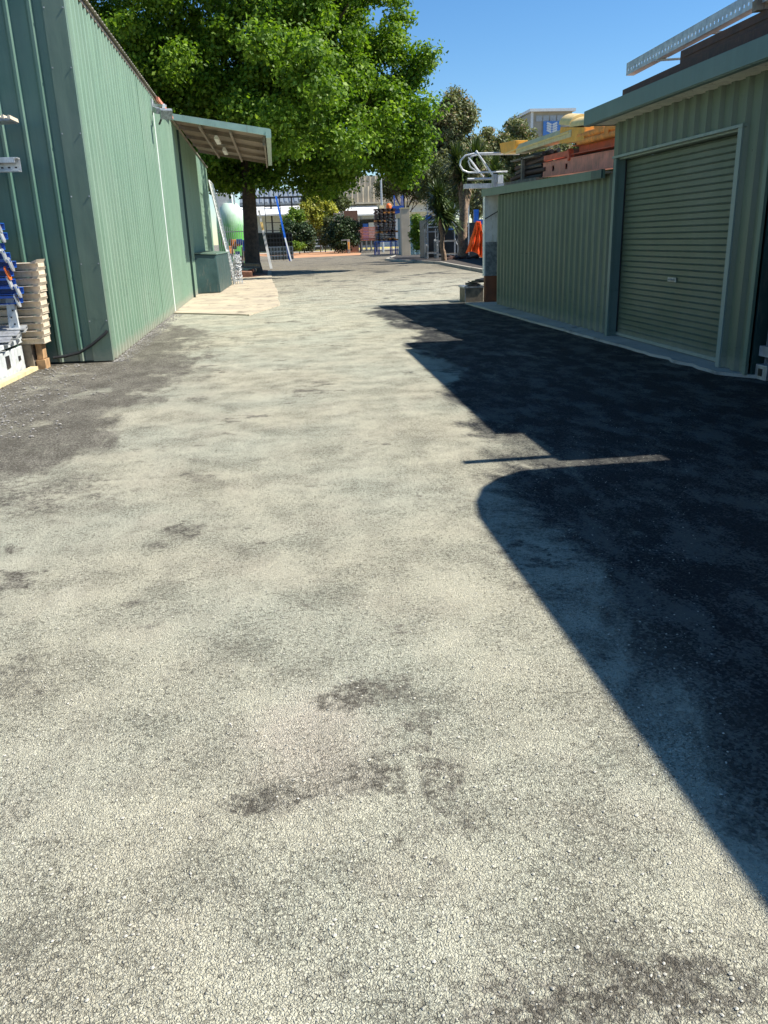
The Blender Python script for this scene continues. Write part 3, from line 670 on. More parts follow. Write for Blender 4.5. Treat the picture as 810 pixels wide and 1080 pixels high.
for k in range(nt_):
    o = t0 if k == 0 else copy_tree(t0)
    o.location = Vector((-3.62 + 0.008 * k + random.uniform(-0.006, 0.006), 12.2 + random.uniform(-0.01, 0.01), 0.36 + 0.1 * k))
    o['label'] = ('bottom beige tray of the stack before the green gable' if k == 0 else 'top beige tray of the stack before the green gable' if k == nt_ - 1
                  else 'beige tray %s in the stack before the green gable' % ['', 'second from the bottom', 'third from the bottom', 'fourth from the bottom', 'fifth from the bottom', 'at the middle', 'fifth from the top', 'fourth from the top', 'third from the top', 'second from the top'][k])
bl = thing('timber_bearer', 'short grey timber blocks under the stack of beige trays', 'bearer', (-3.5, 12.15, 0))
m = MB(); m.box(-3.66, -3.50, 12.0, 12.3, 0.0, 0.355); m.build('tall_block', 'old_timber', bl)
m = MB(); m.box(-3.48, -3.36, 12.06, 12.3, 0.0, 0.13); m.box(-3.47, -3.385, 12.1, 12.3, 0.14, 0.355); m.build('stacked_block', 'warm_timber', bl)
# blue channel frames with galvanised end plates
def bframe(endmat):
    t = thing('blue_channel_section', '', 'frame', (-3.5, 12.0, 1.0), 'blue steel frames stacked in front of the left shed')
    m = MB(); m.chan((-5.0, 11.75, 1.0), (-3.52, 11.75, 1.0), 0.30, 0.085, 0.009, 1)
    m.beam((-5.0, 11.60, 1.05), (-3.50, 11.60, 1.05), 0.02, 0.03)
    m.build('channel', 'blue', t)
    m = MB(); m.chan((-5.0, 11.93, 1.01), (-3.56, 11.93, 1.01), 0.05, 0.06, 0.006, 1); m.build('inner_rail', 'blue_bright', t)
    m = MB()
    o_ = [(-0.03, -0.09), (0.03, -0.09), (0.055, -0.06), (0.055, 0.06), (0.03, 0.09), (-0.03, 0.09), (-0.055, 0.06), (-0.055, -0.06)]
    m.prism((-3.515, 11.60, 1.0), (-3.497, 11.60, 1.005), o_); m.build('end_plate', endmat, t)
    return t
zs = [0.98, 1.10, 1.21, 1.33, 1.44, 1.55, 1.67, 1.80, 1.92]
names = ['lowest', 'second lowest', 'third lowest', 'fourth lowest', 'middle', 'fourth from the top', 'third from the top', 'second from the top', 'topmost']
b0 = bframe('galv'); bo = bframe('orange')
for k, z in enumerate(zs):
    if k == 3: o = bo
    else: o = b0 if k == 0 else copy_tree(b0)
    o.location = Vector((-3.5 + 0.045 * math.sin(k * 1.9) + (0.05 - 0.012 * k), 12.0, z))
    o['label'] = '%s blue steel frame of the stack at the left edge%s' % (names[k], ', its end plate orange' if k == 3 else '')
# galvanised rail and toothed sheet sticking out higher up
gr = thing('galvanised_rail', 'galvanised steel rail with a flanged end poking in from the left above the blue frames', 'rail', (-3.3, 12, 2.6))
m = MB(); m.chan((-5.2, 11.9, 2.67), (-3.23, 11.9, 2.67), 0.14, 0.17, 0.012, 1); m.beam((-5.2, 11.83, 2.72), (-3.26, 11.83, 2.72), 0.03, 0.06); m.build('channel', 'galv', gr)
m = MB(); m.lathe((-3.55, 11.88, 2.78), [(0.05, -0.04), (0.06, -0.02), (0.06, 0.05), (0.03, 0.09)], 10); m.build('clamp', 'galv', gr)
m = MB()
for k in range(9): m = MB(); m.box(-3.95 + k * 0.085, -3.92 + k * 0.085, 11.815, 11.83, 2.62, 2.64); m.build('slot', 'black', gr)
ss = thing('toothed_sheet', 'thin toothed strip of roofing jutting in at the left edge high on the gable', 'sheet', (-3.4, 12, 3.2))
m = MB(); m.hexa([(-5.0, 11.9, 3.12), (-3.24, 11.85, 3.19), (-3.24, 12.2, 3.19), (-5.0, 12.2, 3.12), (-5.0, 11.9, 3.36), (-3.24, 11.85, 3.215), (-3.24, 12.2, 3.215), (-5.0, 12.2, 3.36)]); m.build('strip', 'grey_sheet', ss)
m = MB()
for k in range(16):
    x = -4.4 + k * 0.075; z = 3.36 - 0.0824 * (x + 5.0)
    m.hexa([(x, 11.84, z - 0.01), (x + 0.045, 11.84, z - 0.014), (x + 0.045, 12.2, z - 0.014), (x, 12.2, z - 0.01), (x + 0.02, 11.84, z + 0.035), (x + 0.04, 11.84, z + 0.03), (x + 0.04, 12.2, z + 0.03), (x + 0.02, 12.2, z + 0.035)])
m.build('teeth', 'beige', ss)
# pallet rack uprights just outside the left edge carry those
rk = thing('storage_rack', 'blue upright rack at the extreme left that carries the long steel stock', 'rack', (-5.0, 11.9, 0))
m = MB()
for x in (-5.1, -4.4):
    for y in (11.4, 12.25): m.chan((x, y, 0), (x, y, 3.5), 0.08, 0.07, 0.008, 1, (0, 1, 0))
m.build('upright', 'blue', rk)
for z in (0.88, 2.56, 3.08): m = MB(); m.beam((-5.1, 11.36, z), (-4.4, 11.36, z), 0.05, 0.09); m.beam((-5.1, 12.29, z), (-4.4, 12.29, z), 0.05, 0.09); m.beam((-4.75, 11.36, z), (-4.75, 12.29, z), 0.05, 0.06); m.build('shelf_beam', 'orange', rk)

# ------------------------------------------------------------------ right-hand garage
XW = 5.15
gar = thing('garage', 'olive green ribbed steel garage with a blue green fascia on the right', 'garage', (XW, 9, 0))
m = MB()   # body behind the door: back, ends, roof deck as solid walls
m.box(5.75, 11.0, 8.62, 12.6, 0.0, 3.1)
m.build('body', 'dark_green', gar)
m = MB()
ribs(m, (XW, 12.66), (XW, 8.48), 0.04, 3.12, (-1, 0), under=lambda u: 0.04 if (u < 0.16 or u > 3.64) else 2.64)
ribs(m, (5.75, 12.66), (5.15, 12.66), 2.3, 3.12, (0, 1))
m.build('wall', 'wall_olive', gar)
m = MB(); m.box(5.10, 5.135, 8.45, 8.52, 0.03, 3.1); m.build('corner_trim', 'trim', gar)
# door frame
m = MB()
m.box(5.095, 5.135, 12.43, 12.52, 0.035, 2.62); m.box(5.135, 5.34, 12.445, 12.50, 0.035, 2.60)
m.build('jamb', 'fascia', gar, bevel=0.004)
m = MB(); m.box(5.085, 5.145, 8.99, 9.075, 0.035, 2.64); m.box(5.145, 5.34, 8.99, 9.06, 0.035, 2.6); m.build('jamb', 'pale_trim', gar, bevel=0.004)
m = MB(); m.box(5.075, 5.15, 8.97, 12.53, 2.622, 2.655); m.box(5.15, 5.34, 9.06, 12.445, 2.60, 2.64); m.build('door_head', 'pale_trim', gar)
m = MB()   # roller door curtain: flat bands with rolled ribs
prof = []; z = 0.09; XD = 5.27
while z < 2.6:
    for dz, dx in ((0, 0), (0.052, 0), (0.058, -0.010), (0.064, -0.003), (0.070, -0.010), (0.076, 0)):
        if z + dz < 2.62: prof.append((z + dz, dx))
    z += 0.078
for (z0, d0), (z1, d1) in zip(prof, prof[1:]):
    m.poly([(XD + d0, 12.44, z0), (XD + d0, 9.065, z0), (XD + d1, 9.065, z1), (XD + d1, 12.44, z1)])
rd = m.build('roller_door', 'door', gar)
m = MB(); m.box(XD - 0.02, XD + 0.01, 9.065, 12.44, 0.045, 0.09); m.build('bottom_rail', 'pale_trim', rd)
m = MB(); m.box(XD - 0.02, XD - 0.012, 10.56, 10.80, 0.93, 0.99); m.tube([(XD - 0.03, 10.60, 0.96), (XD - 0.045, 10.63, 0.96), (XD - 0.045, 10.73, 0.96), (XD - 0.03, 10.76, 0.96)], 0.008, 6); m.build('door_handle', 'grey_sheet', rd)
m = MB(); m.box(5.25, 5.259, 12.415, 12.443, 0.1, 2.6); m.build('curtain_guide', 'black', rd)
m = MB(); m.box(4.70, 4.72, 5.30, 12.78, 3.10, 3.30); m.box(4.72, 4.80, 5.30, 12.78, 3.09, 3.105); m.box(4.72, 4.735, 5.30, 12.78, 3.27, 3.30)
m.box(4.72, 5.4, 12.76, 12.78, 3.10, 3.30)
m.build('fascia', 'fascia', gar, bevel=0.003)
m = MB(); m.box(4.80, 5.16, 5.30, 12.76, 3.113, 3.128)
for k in range(8): m.box(4.80, 5.14, 5.6 + 0.95 * k, 5.62 + 0.95 * k, 3.105, 3.113)
m.build('soffit', 'soffit', gar)
m = MB(); m.box(4.72, 11.2, 5.30, 12.78, 3.24, 3.268); m.build('roof', 'roof', gar)
# open bay walls; the low near box is added unseen to block sun
for a_ in ((10.8, 11.0, 5.3, 8.62, 0, 3.2), (5.2, 10.8, 5.31, 5.37, 0, 3.2), (4.75, 5.15, 5.20, 5.50, 0, 2.40), (5.17, 5.76, 8.44, 8.47, 0.0, 3.1)): m = MB(); m.box(*a_); m.build('bay_wall_and_blocker', 'dark_green', gar)
rk2 = thing('bay_rack', 'galvanised rack foot and beam in the dark bay beside the garage', 'rack', (5.45, 8.1, 0))
for x, y in ((5.32, 8.32), (5.32, 6.0), (6.4, 8.32), (6.4, 6.0)):
    m = MB(); m.chan((x, y, 0.0), (x, y, 2.5), 0.10, 0.10, 0.008, 1, (0, 1, 0)); m.build('upright', 'galv_dull', rk2)
for y in (8.18, 5.9): m = MB(); m.box(5.19, 5.42, y, y + 0.22, 0.0, 0.16); m.build('foot', 'galv', rk2, bevel=0.006)
m = MB(); m.box(5.182, 5.195, 8.26, 8.33, 0.04, 0.12); m.build('foot_slot', 'black', rk2)
m = MB()
for z in (0.30, 1.45, 2.4): m.beam((5.25, 5.9, z), (5.25, 8.42, z), 0.05, 0.11); m.beam((6.4, 5.9, z), (6.4, 8.4, z), 0.05, 0.11)
m.build('shelf_beam', 'galv_dull', rk2)
m = MB()
for z in (0.36, 1.51): m.box(5.28, 6.42, 5.92, 8.38, z, z + 0.02)
m.build('shelf_board', 'old_timber', rk2)

# low shed beyond the garage
low = thing('low_shed', 'low olive green ribbed lean-to shed adjoining the far side of the garage', 'shed', (5.2, 16, 0))
def lz(y): return 2.40 + (y - 12.7) / 7.6 * 0.10
m = MB(); ribs(m, (5.20, 19.55), (5.20, 12.72), 0.04, 2.46, (-1, 0), pitch=0.272, pan=0.15); ribs(m, (9.5, 19.55), (5.20, 19.55), 0.04, 2.46, (0, 1)); m.build('wall', 'wall_olive', low)
m = MB(); m.box(5.26, 9.5, 12.70, 19.5, 0, 2.42); m.build('body', 'dark_green', low)
m = MB(); m.hexa([(5.02, 12.72, 2.37), (5.05, 12.72, 2.37), (5.05, 20.4, 2.49), (5.02, 20.4, 2.49), (5.02, 12.72, 2.50), (5.05, 12.72, 2.50), (5.05, 20.4, 2.66), (5.02, 20.4, 2.66)])
m.hexa([(5.05, 20.37, 2.49), (9.6, 20.37, 2.49), (9.6, 20.4, 2.49), (5.05, 20.4, 2.49), (5.05, 20.37, 2.66), (9.6, 20.37, 2.66), (9.6, 20.4, 2.66), (5.05, 20.4, 2.66)])
m.build('fascia', 'trim', low)
m = MB(); m.box(4.99, 5.015, 12.72, 13.15, 2.375, 2.50); m.build('fascia_patch', 'dark_green', low)
m = MB(); m.hexa([(5.05, 12.72, 2.44), (9.6, 12.72, 2.44), (9.6, 20.37, 2.58), (5.05, 20.37, 2.58), (5.05, 12.72, 2.47), (9.6, 12.72, 2.47), (9.6, 20.37, 2.61), (5.05, 20.37, 2.61)]); m.build('roof', 'roof', low)
# corner column
cc = thing('corner_column', 'white column with zinc middle and red brown base at the end of the low shed', 'column', (5.2, 20.3, 0))
m = MB(); m.box(5.06, 5.40, 20.18, 20.34, 1.45, 2.56); m.build('white_panel', 'white', cc)
m = MB(); m.box(5.075, 5.40, 20.185, 20.335, 0.66, 1.448); m.build('zinc_panel', 'grey_sheet', cc)
m = MB(); m.box(5.075, 5.40, 20.18, 20.335, 0.03, 0.655); m.build('brown_base', 'brown_ply', cc)
m = MB(); m.box(5.045, 5.072, 20.17, 20.35, 0.66, 2.57); m.build('edge_trim', 'white', cc)
m = MB(); m.tube([(5.05, 20.15, 1.98), (5.2, 20.14, 2.06), (5.42, 20.14, 2.17)], 0.011, 6); m.build('cable', 'rubber', cc)
# step box
st = thing('crate_step', 'low grey crate with dark scraps on it at the foot of the corner column', 'crate', (4.95, 21, 0))
m = MB(); m.box(4.72, 5.2, 20.85, 21.5, 0, 0.34); m.build('crate_body', 'old_timber', st, bevel=0.01)
m = MB(); m.box(4.712, 4.74, 20.84, 20.86, 0, 0.40); m.box(4.69, 5.22, 20.83, 21.52, 0.345, 0.385); m.build('crate_lid', 'grey_sheet', st)
m = MB()
for k in range(7): m.obox((4.92 + 0.05 * k, 21.0 + 0.06 * (k % 3), 0.41 + 0.022 * k), 0.26, 0.3, 0.03, k * 0.6, 0.1 * (k % 3), 0.08)
tag(m.build('scrap_pile', 'black'), 'small heap of dark offcuts lying on the grey crate', 'offcuts')
# hi-vis jacket on a blue bracket
vb = thing('blue_bracket', 'blue steel bracket fixed behind the white column holding the orange jacket', 'bracket', (5.3, 21.5, 0))
m = MB(); m.box(5.10, 5.22, 21.50, 21.56, 1.94, 2.24); m.box(5.22, 5.50, 21.50, 21.56, 1.88, 2.0); m.box(5.40, 5.46, 21.5, 21.56, 0, 1.9); m.build('plate', 'blue_bright', vb)
jk = thing('hi_vis_jacket', 'orange hi-vis jacket with silver tape hanging beside the white column', 'jacket', (5.15, 21.45, 1.0))
def cloth(u, v):           # u across 0..1, v down 0..1 : pinched at the hook, flaring below
    w = 0.08 + 0.34 * v ** 0.9
    xc = 5.20 - 0.06 * v; x = xc + (u - 0.5) * w * 1.15
    zb = 1.95 - 0.72 * v - 0.17 * v * (0.5 + 0.5 * math.sin(u * 4.6 + 3.6)) 
    y = 21.42 + 0.05 * math.sin(u * 17 + v * 2) * (0.4 + v) + 0.015 * math.sin(v * 14 + u * 5)
    return Vector((x, y, zb))
m = MB(); NU, NV = 26, 22
for i in range(NU):
    for j in range(NV):
        q = [cloth(i / NU, j / NV), cloth(i / NU, (j + 1) / NV), cloth((i + 1) / NU, (j + 1) / NV), cloth((i + 1) / NU, j / NV)]
        m.poly(q)
jc = m.build('cloth', 'hiviz', jk, smooth=False)
md = jc.modifiers.new('thick', 'SOLIDIFY'); md.thickness = 0.03; md.offset = 1
def tape(vf):
    m = MB()
    for i in range(NU):
        a0, a1 = i / NU, (i + 1) / NU
        q = [cloth(a0, vf(a0)), cloth(a0, vf(a0) + 0.085), cloth(a1, vf(a1) + 0.085), cloth(a1, vf(a1))]
        m.poly([p + Vector((0, -0.016, 0)) for p in q])
    o = m.build('reflective_tape', 'reflect', jk); k = o.modifiers.new('thick', 'SOLIDIFY'); k.thickness = 0.006
tape(lambda a: 0.66)
m = MB()
for j in range(4, 15):
    a0, a1 = j / NV, (j + 1) / NV; f0 = lambda t: 0.78 - 0.25 * t
    q = [cloth(f0(a0), a0), cloth(f0(a1), a1), cloth(f0(a1) + 0.1, a1), cloth(f0(a0) + 0.1, a0)]
    m.poly([p + Vector((0, -0.017, 0)) for p in q])
o = m.build('reflective_tape', 'reflect', jk); k = o.modifiers.new('thick', 'SOLIDIFY'); k.thickness = 0.006

# ------------------------------------------------------------------ loads on the roofs
# perforated galvanised channel above the garage fascia
pc = thing('perforated_channel', 'long perforated galvanised channel propped up above the garage roof', 'channel', (4.95, 9, 3.7))
m = MB()
A_, B_ = Vector((4.99, 11.98, 3.66)), Vector((4.99, 6.2, 3.79)); Lc = (B_ - A_).length; dd = (B_ - A_) / Lc
m.beam(A_ + Vector((0, 0, 0.085)), B_ + Vector((0, 0, 0.085)), 0.008, 0.07); m.beam(A_ + Vector((0, 0, 0.0)), B_ + Vector((0, 0, 0.0)), 0.008, 0.035)
k = 0; u = 0.0
while u < Lc - 0.1:
    m.beam(A_ + dd * u + Vector((0, 0, 0.034)), A_ + dd * (u + 0.055) + Vector((0, 0, 0.034)), 0.008, 0.034); u += 0.085
m.build('web', 'galv', pc)
m = MB(); m.beam(A_ + Vector((0.05, 0, 0.124)), B_ + Vector((0.05, 0, 0.124)), 0.11, 0.008); m.beam(A_ + Vector((0.05, 0, -0.021)), B_ + Vector((0.05, 0, -0.021)), 0.11, 0.008)
m.build('flange', 'galv', pc)
pb = thing('packing_rail', 'thin galvanised strap wedged under the perforated channel', 'strap', (5.2, 10.8, 3.6))
m = MB(); m.beam((4.98, 11.1, 3.655), (5.5, 10.6, 3.60), 0.05, 0.02); m.build('strap', 'galv_dull', pb)
m = MB(); m.beam((5.0, 9.9, 3.70), (5.5, 9.5, 3.66), 0.05, 0.02); m.build('strap', 'galv_dull', pb)
m = MB(); m.beam((4.94, 11.75, 3.31), (5.12, 11.6, 3.40), 0.08, 0.09); single('timber_wedge', m, 'galv_dull', 'small pale metal wedge under the far end of the brown beams on the garage', 'wedge')
defs = [((5.02, 12.05, 3.385), (5.02, 5.9, 3.44), 0.09, 0.17, 'longest dark brown beam lying along the garage fascia'),
        ((5.16, 12.05, 3.44), (5.16, 6.4, 3.50), 0.12, 0.12, 'dark brown beam just behind the longest one on the garage roof'),
        ((5.10, 10.45, 3.56), (5.10, 6.0, 3.59), 0.16, 0.15, 'shorter dark brown beam on top of the beams above the roller door'),
        ((5.42, 11.9, 3.38), (5.42, 6.2, 3.42), 0.20, 0.2, 'rear dark brown beam lying on the garage roof')]
for a0, b0_, w, h, lb in defs:
    m = MB(); m.beam(a0, b0_, w, h)
    if h < 0.16: m.beam(Vector(a0) + Vector((-w / 2 - 0.006, -0.1, 0)), Vector(b0_) + Vector((-w / 2 - 0.006, 0.1, 0)), 0.01, 0.03)
    single('timber_beam', m, 'brown_steel', lb, 'beam', 'brown beams stacked on the garage roof', bevel=0.006)
m = MB(); m.beam((4.95, 8.75, 3.70), (5.3, 8.70, 3.72), 0.12, 0.10)
single('timber_packer', m, 'old_timber', 'short grey timber packer between the brown beams and the perforated channel', 'packer')
# cross timber that overhangs at the near end of the garage roof (casts the thin streak)
m = MB(); m.beam((4.08, 5.42, 3.36), (8.2, 5.46, 3.40), 0.09, 0.05)
single('overhanging_plank', m, 'old_timber', 'narrow plank overhanging the near end of the garage roof', 'plank')

G2 = 'steel beams stored on the low shed roof'
# faded red beam with square holes
rb = thing('holed_red_beam', 'faded red steel beam with two square holes on the low shed roof', 'beam', (5.6, 15, 2.8), G2)
A_, B_ = Vector((5.60, 17.45, 2.845)), Vector((5.60, 12.9, 2.70)); dd = (B_ - A_)
def seg(m, t0_, t1_, zc, h): m.beam(A_ + dd * t0_ + Vector((0, 0, zc)), A_ + dd * t1_ + Vector((0, 0, zc)), 0.02, h)
m = MB(); seg(m, 0, 1, 0.085, 0.07); seg(m, 0, 1, -0.085, 0.07)
for t0_, t1_ in ((0, 0.125), (0.155, 0.295), (0.325, 1.0)): seg(m, t0_, t1_, 0.0, 0.10)
m.build('web', 'pink_steel', rb)
m = MB(); m.beam(A_ + Vector((0.10, 0, 0.127)), B_ + Vector((0.10, 0, 0.127)), 0.24, 0.014); m.beam(A_ + Vector((0.10, 0, -0.127)), B_ + Vector((0.10, 0, -0.127)), 0.24, 0.014); m.beam(A_ + Vector((0.2, 0, 0)), B_ + Vector((0.2, 0, 0)), 0.01, 0.23)
m.build('flange', 'pink_steel', rb)
m = MB(); m.chan((5.66, 15.75, 3.05), (5.66, 12.9, 2.96), 0.16, 0.15, 0.012, 1)
single('red_channel', m, 'red_steel', 'bright red steel channel lying above the holed red beam', 'channel', G2)
m = MB(); m.beam((5.58, 17.3, 3.045), (5.62, 15.95, 3.02), 0.06, 0.10); m.beam((5.60, 15.9, 3.07), (5.60, 15.82, 2.9), 0.1, 0.1)
single('brown_red_beam', m, 'red_steel', 'short dull red beam left of the bright red channel', 'beam', G2)
m = MB(); m.beam((5.7, 17.9, 2.92), (5.7, 13.1, 2.78), 0.12, 0.1); m.beam((5.86, 17.2, 3.0), (5.86, 13.0, 2.9), 0.14, 0.26)
single('dark_beam', m, 'brown_steel', 'dark brown beam seen in the gaps behind the red ones', 'beam', G2)
cb = thing('cream_beam', 'long cream steel beam sloping over the stack on the low shed', 'beam', (5.6, 17, 3.4), G2)
m = MB(); m.prism((5.62, 19.25, 3.43), (5.60, 15.6, 3.37), [(-0.12, -0.11), (0.10, -0.11), (0.10, -0.01), (0.03, 0.09), (-0.12, 0.11)]); m.build('girder', 'cream_steel', cb)
m = MB(); m.beam((5.508, 19.2, 3.40), (5.488, 15.7, 3.35), 0.012, 0.03); m.build('girder_rib', 'yellow', cb)
ob = thing('orange_end_box', 'small orange steel box at the left end of the cream beam', 'box', (5.6, 19.9, 3.5))
m = MB(); m.hexa([(5.50, 20.45, 3.45), (5.50, 19.3, 3.36), (5.8, 19.3, 3.36), (5.8, 20.45, 3.45), (5.50, 20.6, 3.68), (5.50, 19.25, 3.60), (5.8, 19.25, 3.60), (5.8, 20.6, 3.68)]); m.build('box_shell', 'yellow_orange', ob, bevel=0.008)
m = MB(); m.box(5.49, 5.8, 19.2, 20.2, 3.40, 3.42); m.build('box_lip', 'yellow', ob)
ch = thing('yellow_chute', 'rounded yellow and orange steel chute rising behind the cream beam', 'chute', (5.8, 15.5, 3.3))
m = MB()
for (ya, yb, za, zb, r) in ((16.35, 15.75, 3.56, 3.47, 0.19), (15.74, 15.0, 3.44, 3.38, 0.17)):
    P = []
    n = 12
    for q, (yy_, zz_) in enumerate(((ya, za), (yb, zb))):
        for k in range(n + 1):
            th = math.pi * k / n; P.append(Vector((5.78 - 0.26 * math.cos(th), yy_, zz_ + r * math.sin(th))))
    i = len(m.v); m.v += P
    for k in range(n): m.f.append((i + k, i + k + 1, i + n + 2 + k, i + n + 1 + k))
    m.f.append(tuple(i + k for k in range(n + 1))); m.f.append(tuple(i + n + 1 + k for k in reversed(range(n + 1))))
m.build('hood', 'yellow', ch, smooth=True)
m = MB(); m.hexa([(5.51, 16.25, 3.22), (5.51, 14.95, 3.12), (6.04, 14.95, 3.12), (6.04, 16.25, 3.22), (5.52, 16.25, 3.50), (5.52, 14.95, 3.34), (6.04, 14.95, 3.38), (6.04, 16.25, 3.54)]); m.build('chute_side', 'yellow_orange', ch)
m = MB()
for k in range(4): m.tube([(5.56 + 0.12 * (k % 2), 15.3, 3.14 + 0.1 * (k // 2)), (5.58 + 0.12 * (k % 2), 13.0, 3.08 + 0.1 * (k // 2))], 0.055, 10)
m.obox((5.56, 14.3, 3.27), 0.1, 0.25, 0.12, 0.2, 0.4); m.obox((5.54, 13.9, 3.2), 0.08, 0.1, 0.2, 0.4, 0.2)
single('rusty_pipes', m, 'rust_orange', 'bundle of rusty orange pipes running from the chute towards the garage', 'pipes', smooth=True)
m = MB(); m.tube([(5.95, 14.4, 3.36), (5.9, 13.0, 3.30)], 0.08, 10); single('brown_pipe', m, 'brown_steel', 'dark brown pipe lying on the rusty orange pipes by the garage wall', 'pipe', smooth=True)
# dark bundle
dk = thing('black_bundle', 'untidy bundle of black pipes and planks on the far end of the low shed', 'bundle', (5.6, 18.6, 2.6))
rng = random.Random(5)
for row in range(5):
    m = MB()
    for k in range(3):
        yl = 19.9 - 0.22 * row + rng.uniform(-0.2, 0.2); z_ = 2.74 + 0.105 * row + 0.02 * k
        m.tube([(5.58 + 0.13 * k, yl, z_ - 0.03), (5.6 + 0.13 * k, 18.6, z_ + rng.uniform(-0.02, 0.04)), (5.6 + 0.13 * k, 17.35 + rng.uniform(-0.1, 0.2), z_ + 0.005)], 0.045, 8)
    m.build('pipe_layer', 'black' if row % 2 == 0 else 'brown_steel', dk, smooth=True)
m = MB(); m.beam((5.50, 20.0, 2.70), (5.52, 17.6, 2.65), 0.07, 0.14); m.beam((5.54, 19.5, 3.19), (5.54, 17.7, 3.14), 0.14, 0.03); m.box(5.47, 5.53, 18.55, 18.66, 2.62, 3.2); m.build('plank', 'old_timber', dk)
# guard rails
gl = thing('guard_rail', 'pale tubular guard rail with a rounded end on the far end of the low shed', 'guard rail', (5.2, 20.5, 2.7))
def rail(pts, r=0.022): 
    m = MB(); m.tube(pts, r, 8); return m
Yr = 20.55
arc = [at(548, 161, Yr), at(520, 161.5, Yr), at(500, 162, Yr), at(491, 164, Yr), at(486, 169, Yr), at(485, 174, Yr), at(488, 179.5, Yr), at(494, 182, Yr), at(505, 182, Yr), at(535, 181, Yr)]
rail(arc).build('rail_loop', 'white_rail', gl, smooth=True)
Yr2 = 20.75
arc2 = [at(548, 162.5, Yr2), at(505, 163, Yr2), at(497, 165, Yr2), at(494, 170, Yr2), at(496, 176, Yr2), at(503, 181.5, Yr2), at(515, 182, Yr2)]
rail(arc2, 0.018).build('rail_loop', 'white_rail', gl, smooth=True)
rail([at(502, 159, Yr), at(522, 188, Yr)], 0.025).build('brace', 'white_rail', gl, smooth=True)
rail([at(495, 167, Yr2), at(510, 187, Yr2)], 0.02).build('brace', 'white_rail', gl, smooth=True)
rail([at(494, 166, Yr), at(505, 182, Yr)], 0.018).build('brace', 'white_rail', gl, smooth=True)
rail([at(493, 189, Yr), at(519, 188.5, Yr)], 0.028).build('lower_rail', 'white_rail', gl, smooth=True)
m = MB(); p = at(523, 190, 20.3); m.box(p.x - 0.08, p.x + 0.02, 20.25, 20.4, 2.64, 2.98); m.build('rail_post', 'galv_dull', gl)
m = MB(); m.box(p.x + 0.03, p.x + 0.16, 20.22, 20.36, 2.78, 2.96); m.build('junction_box', 'white', gl)
m = MB(); m.beam((4.86, 21.6, 2.80), (9.0, 21.6, 2.80), 0.16, 0.11)
single('grey_beam', m, 'galv_dull', 'dull grey steel beam under the guard rail sticking out past the low shed', 'beam', G2)
m = MB(); m.box(8.9, 9.05, 21.5, 21.7, 0, 2.72); m.box(6.2, 6.35, 21.52, 21.68, 0, 2.72); single('beam_post', m, 'galv_dull', 'pair of grey posts that carry the beam behind the low shed', 'posts')

# ------------------------------------------------------------------ parked truck beside the viewer (only its shadow falls in the picture)
tk = thing('box_van', 'white high-roofed van parked beside the viewer, casting the rounded shadow', 'van', (4.9, 2, 0))
m = MB(); X0, X1, Yf, Yb, Zt = 3.74, 5.9, 5.16, -1.2, 3.27
rng = random.Random(2); rr = 0.62; n = 10
rings = []
for k in range(n + 1):                               # rounded leading top edge and shoulders
    th = math.pi / 2 * k / n; rings.append((Yf - rr * (1 - math.cos(th)) * 0.9, Zt - rr * 0.95 + rr * 0.95 * math.sin(th) ))
prof = [(X0, 0.35)] + [(X0 + 0.30 * (1 - math.cos(math.pi / 2 * k / n)), Zt - 0.62 + 0.62 * math.sin(math.pi / 2 * k / n)) for k in range(n + 1)]
def ring(y, f, ztop):      # cross-section at y: f 0..1 roundness towards the nose
    out = [(X0, 0.35)]
    for k in range(n + 1):
        th = math.pi / 2 * k / n; rx = 0.12 + 0.75 * f; rz = 0.10 + 0.55 * f
        out.append((X0 + rx * (1 - math.cos(th)) + 0.0, ztop - rz + rz * math.sin(th)))
    out += [(X0 + X1 - x, z) for x, z in reversed(out)]
    return [Vector((x, y, z)) for x, z in out]
RG = [ring(Yb, 0, Zt), ring(3.6, 0, Zt), ring(4.2, 0.02, Zt), ring(4.5, 0.15, Zt - 0.01), ring(4.8, 0.4, Zt - 0.05), ring(5.0, 0.7, Zt - 0.12), ring(Yf, 1.0, Zt - 0.25)]
i0 = 0
for r_ in RG: m.v += r_
K = len(RG[0])
for a_ in range(len(RG) - 1):
    for k in range(K): m.f.append((a_ * K + k, a_ * K + (k + 1) % K, (a_ + 1) * K + (k + 1) % K, (a_ + 1) * K + k))
m.f.append(tuple(range(K))); m.f.append(tuple((len(RG) - 1) * K + k for k in reversed(range(K))))
m.build('body', 'white', tk, smooth=True)
for y in (-0.2, 4.2):
    for x, s_ in ((X0 + 0.12, 1), (X1 - 0.12, -1)):
        m = MB(); m.tube([(x - 0.11, y, 0.4), (x + 0.11, y, 0.4)], 0.40, 20); w = m.build('wheel', 'rubber', tk)
        m = MB(); m.tube([(x - 0.115, y, 0.4), (x + 0.115, y, 0.4)], 0.23, 16); m.build('rim', 'galv', w)
m = MB(); m.box(X0 - 0.012, X0 + 0.01, 3.2, 4.6, 1.6, 2.35); m.build('window', 'glass', tk)
m = MB(); m.box(X0 + 0.15, X1 - 0.15, Yf - 0.02, Yf + 0.02, 0.55, 0.9); m.build('bumper', 'black', tk)

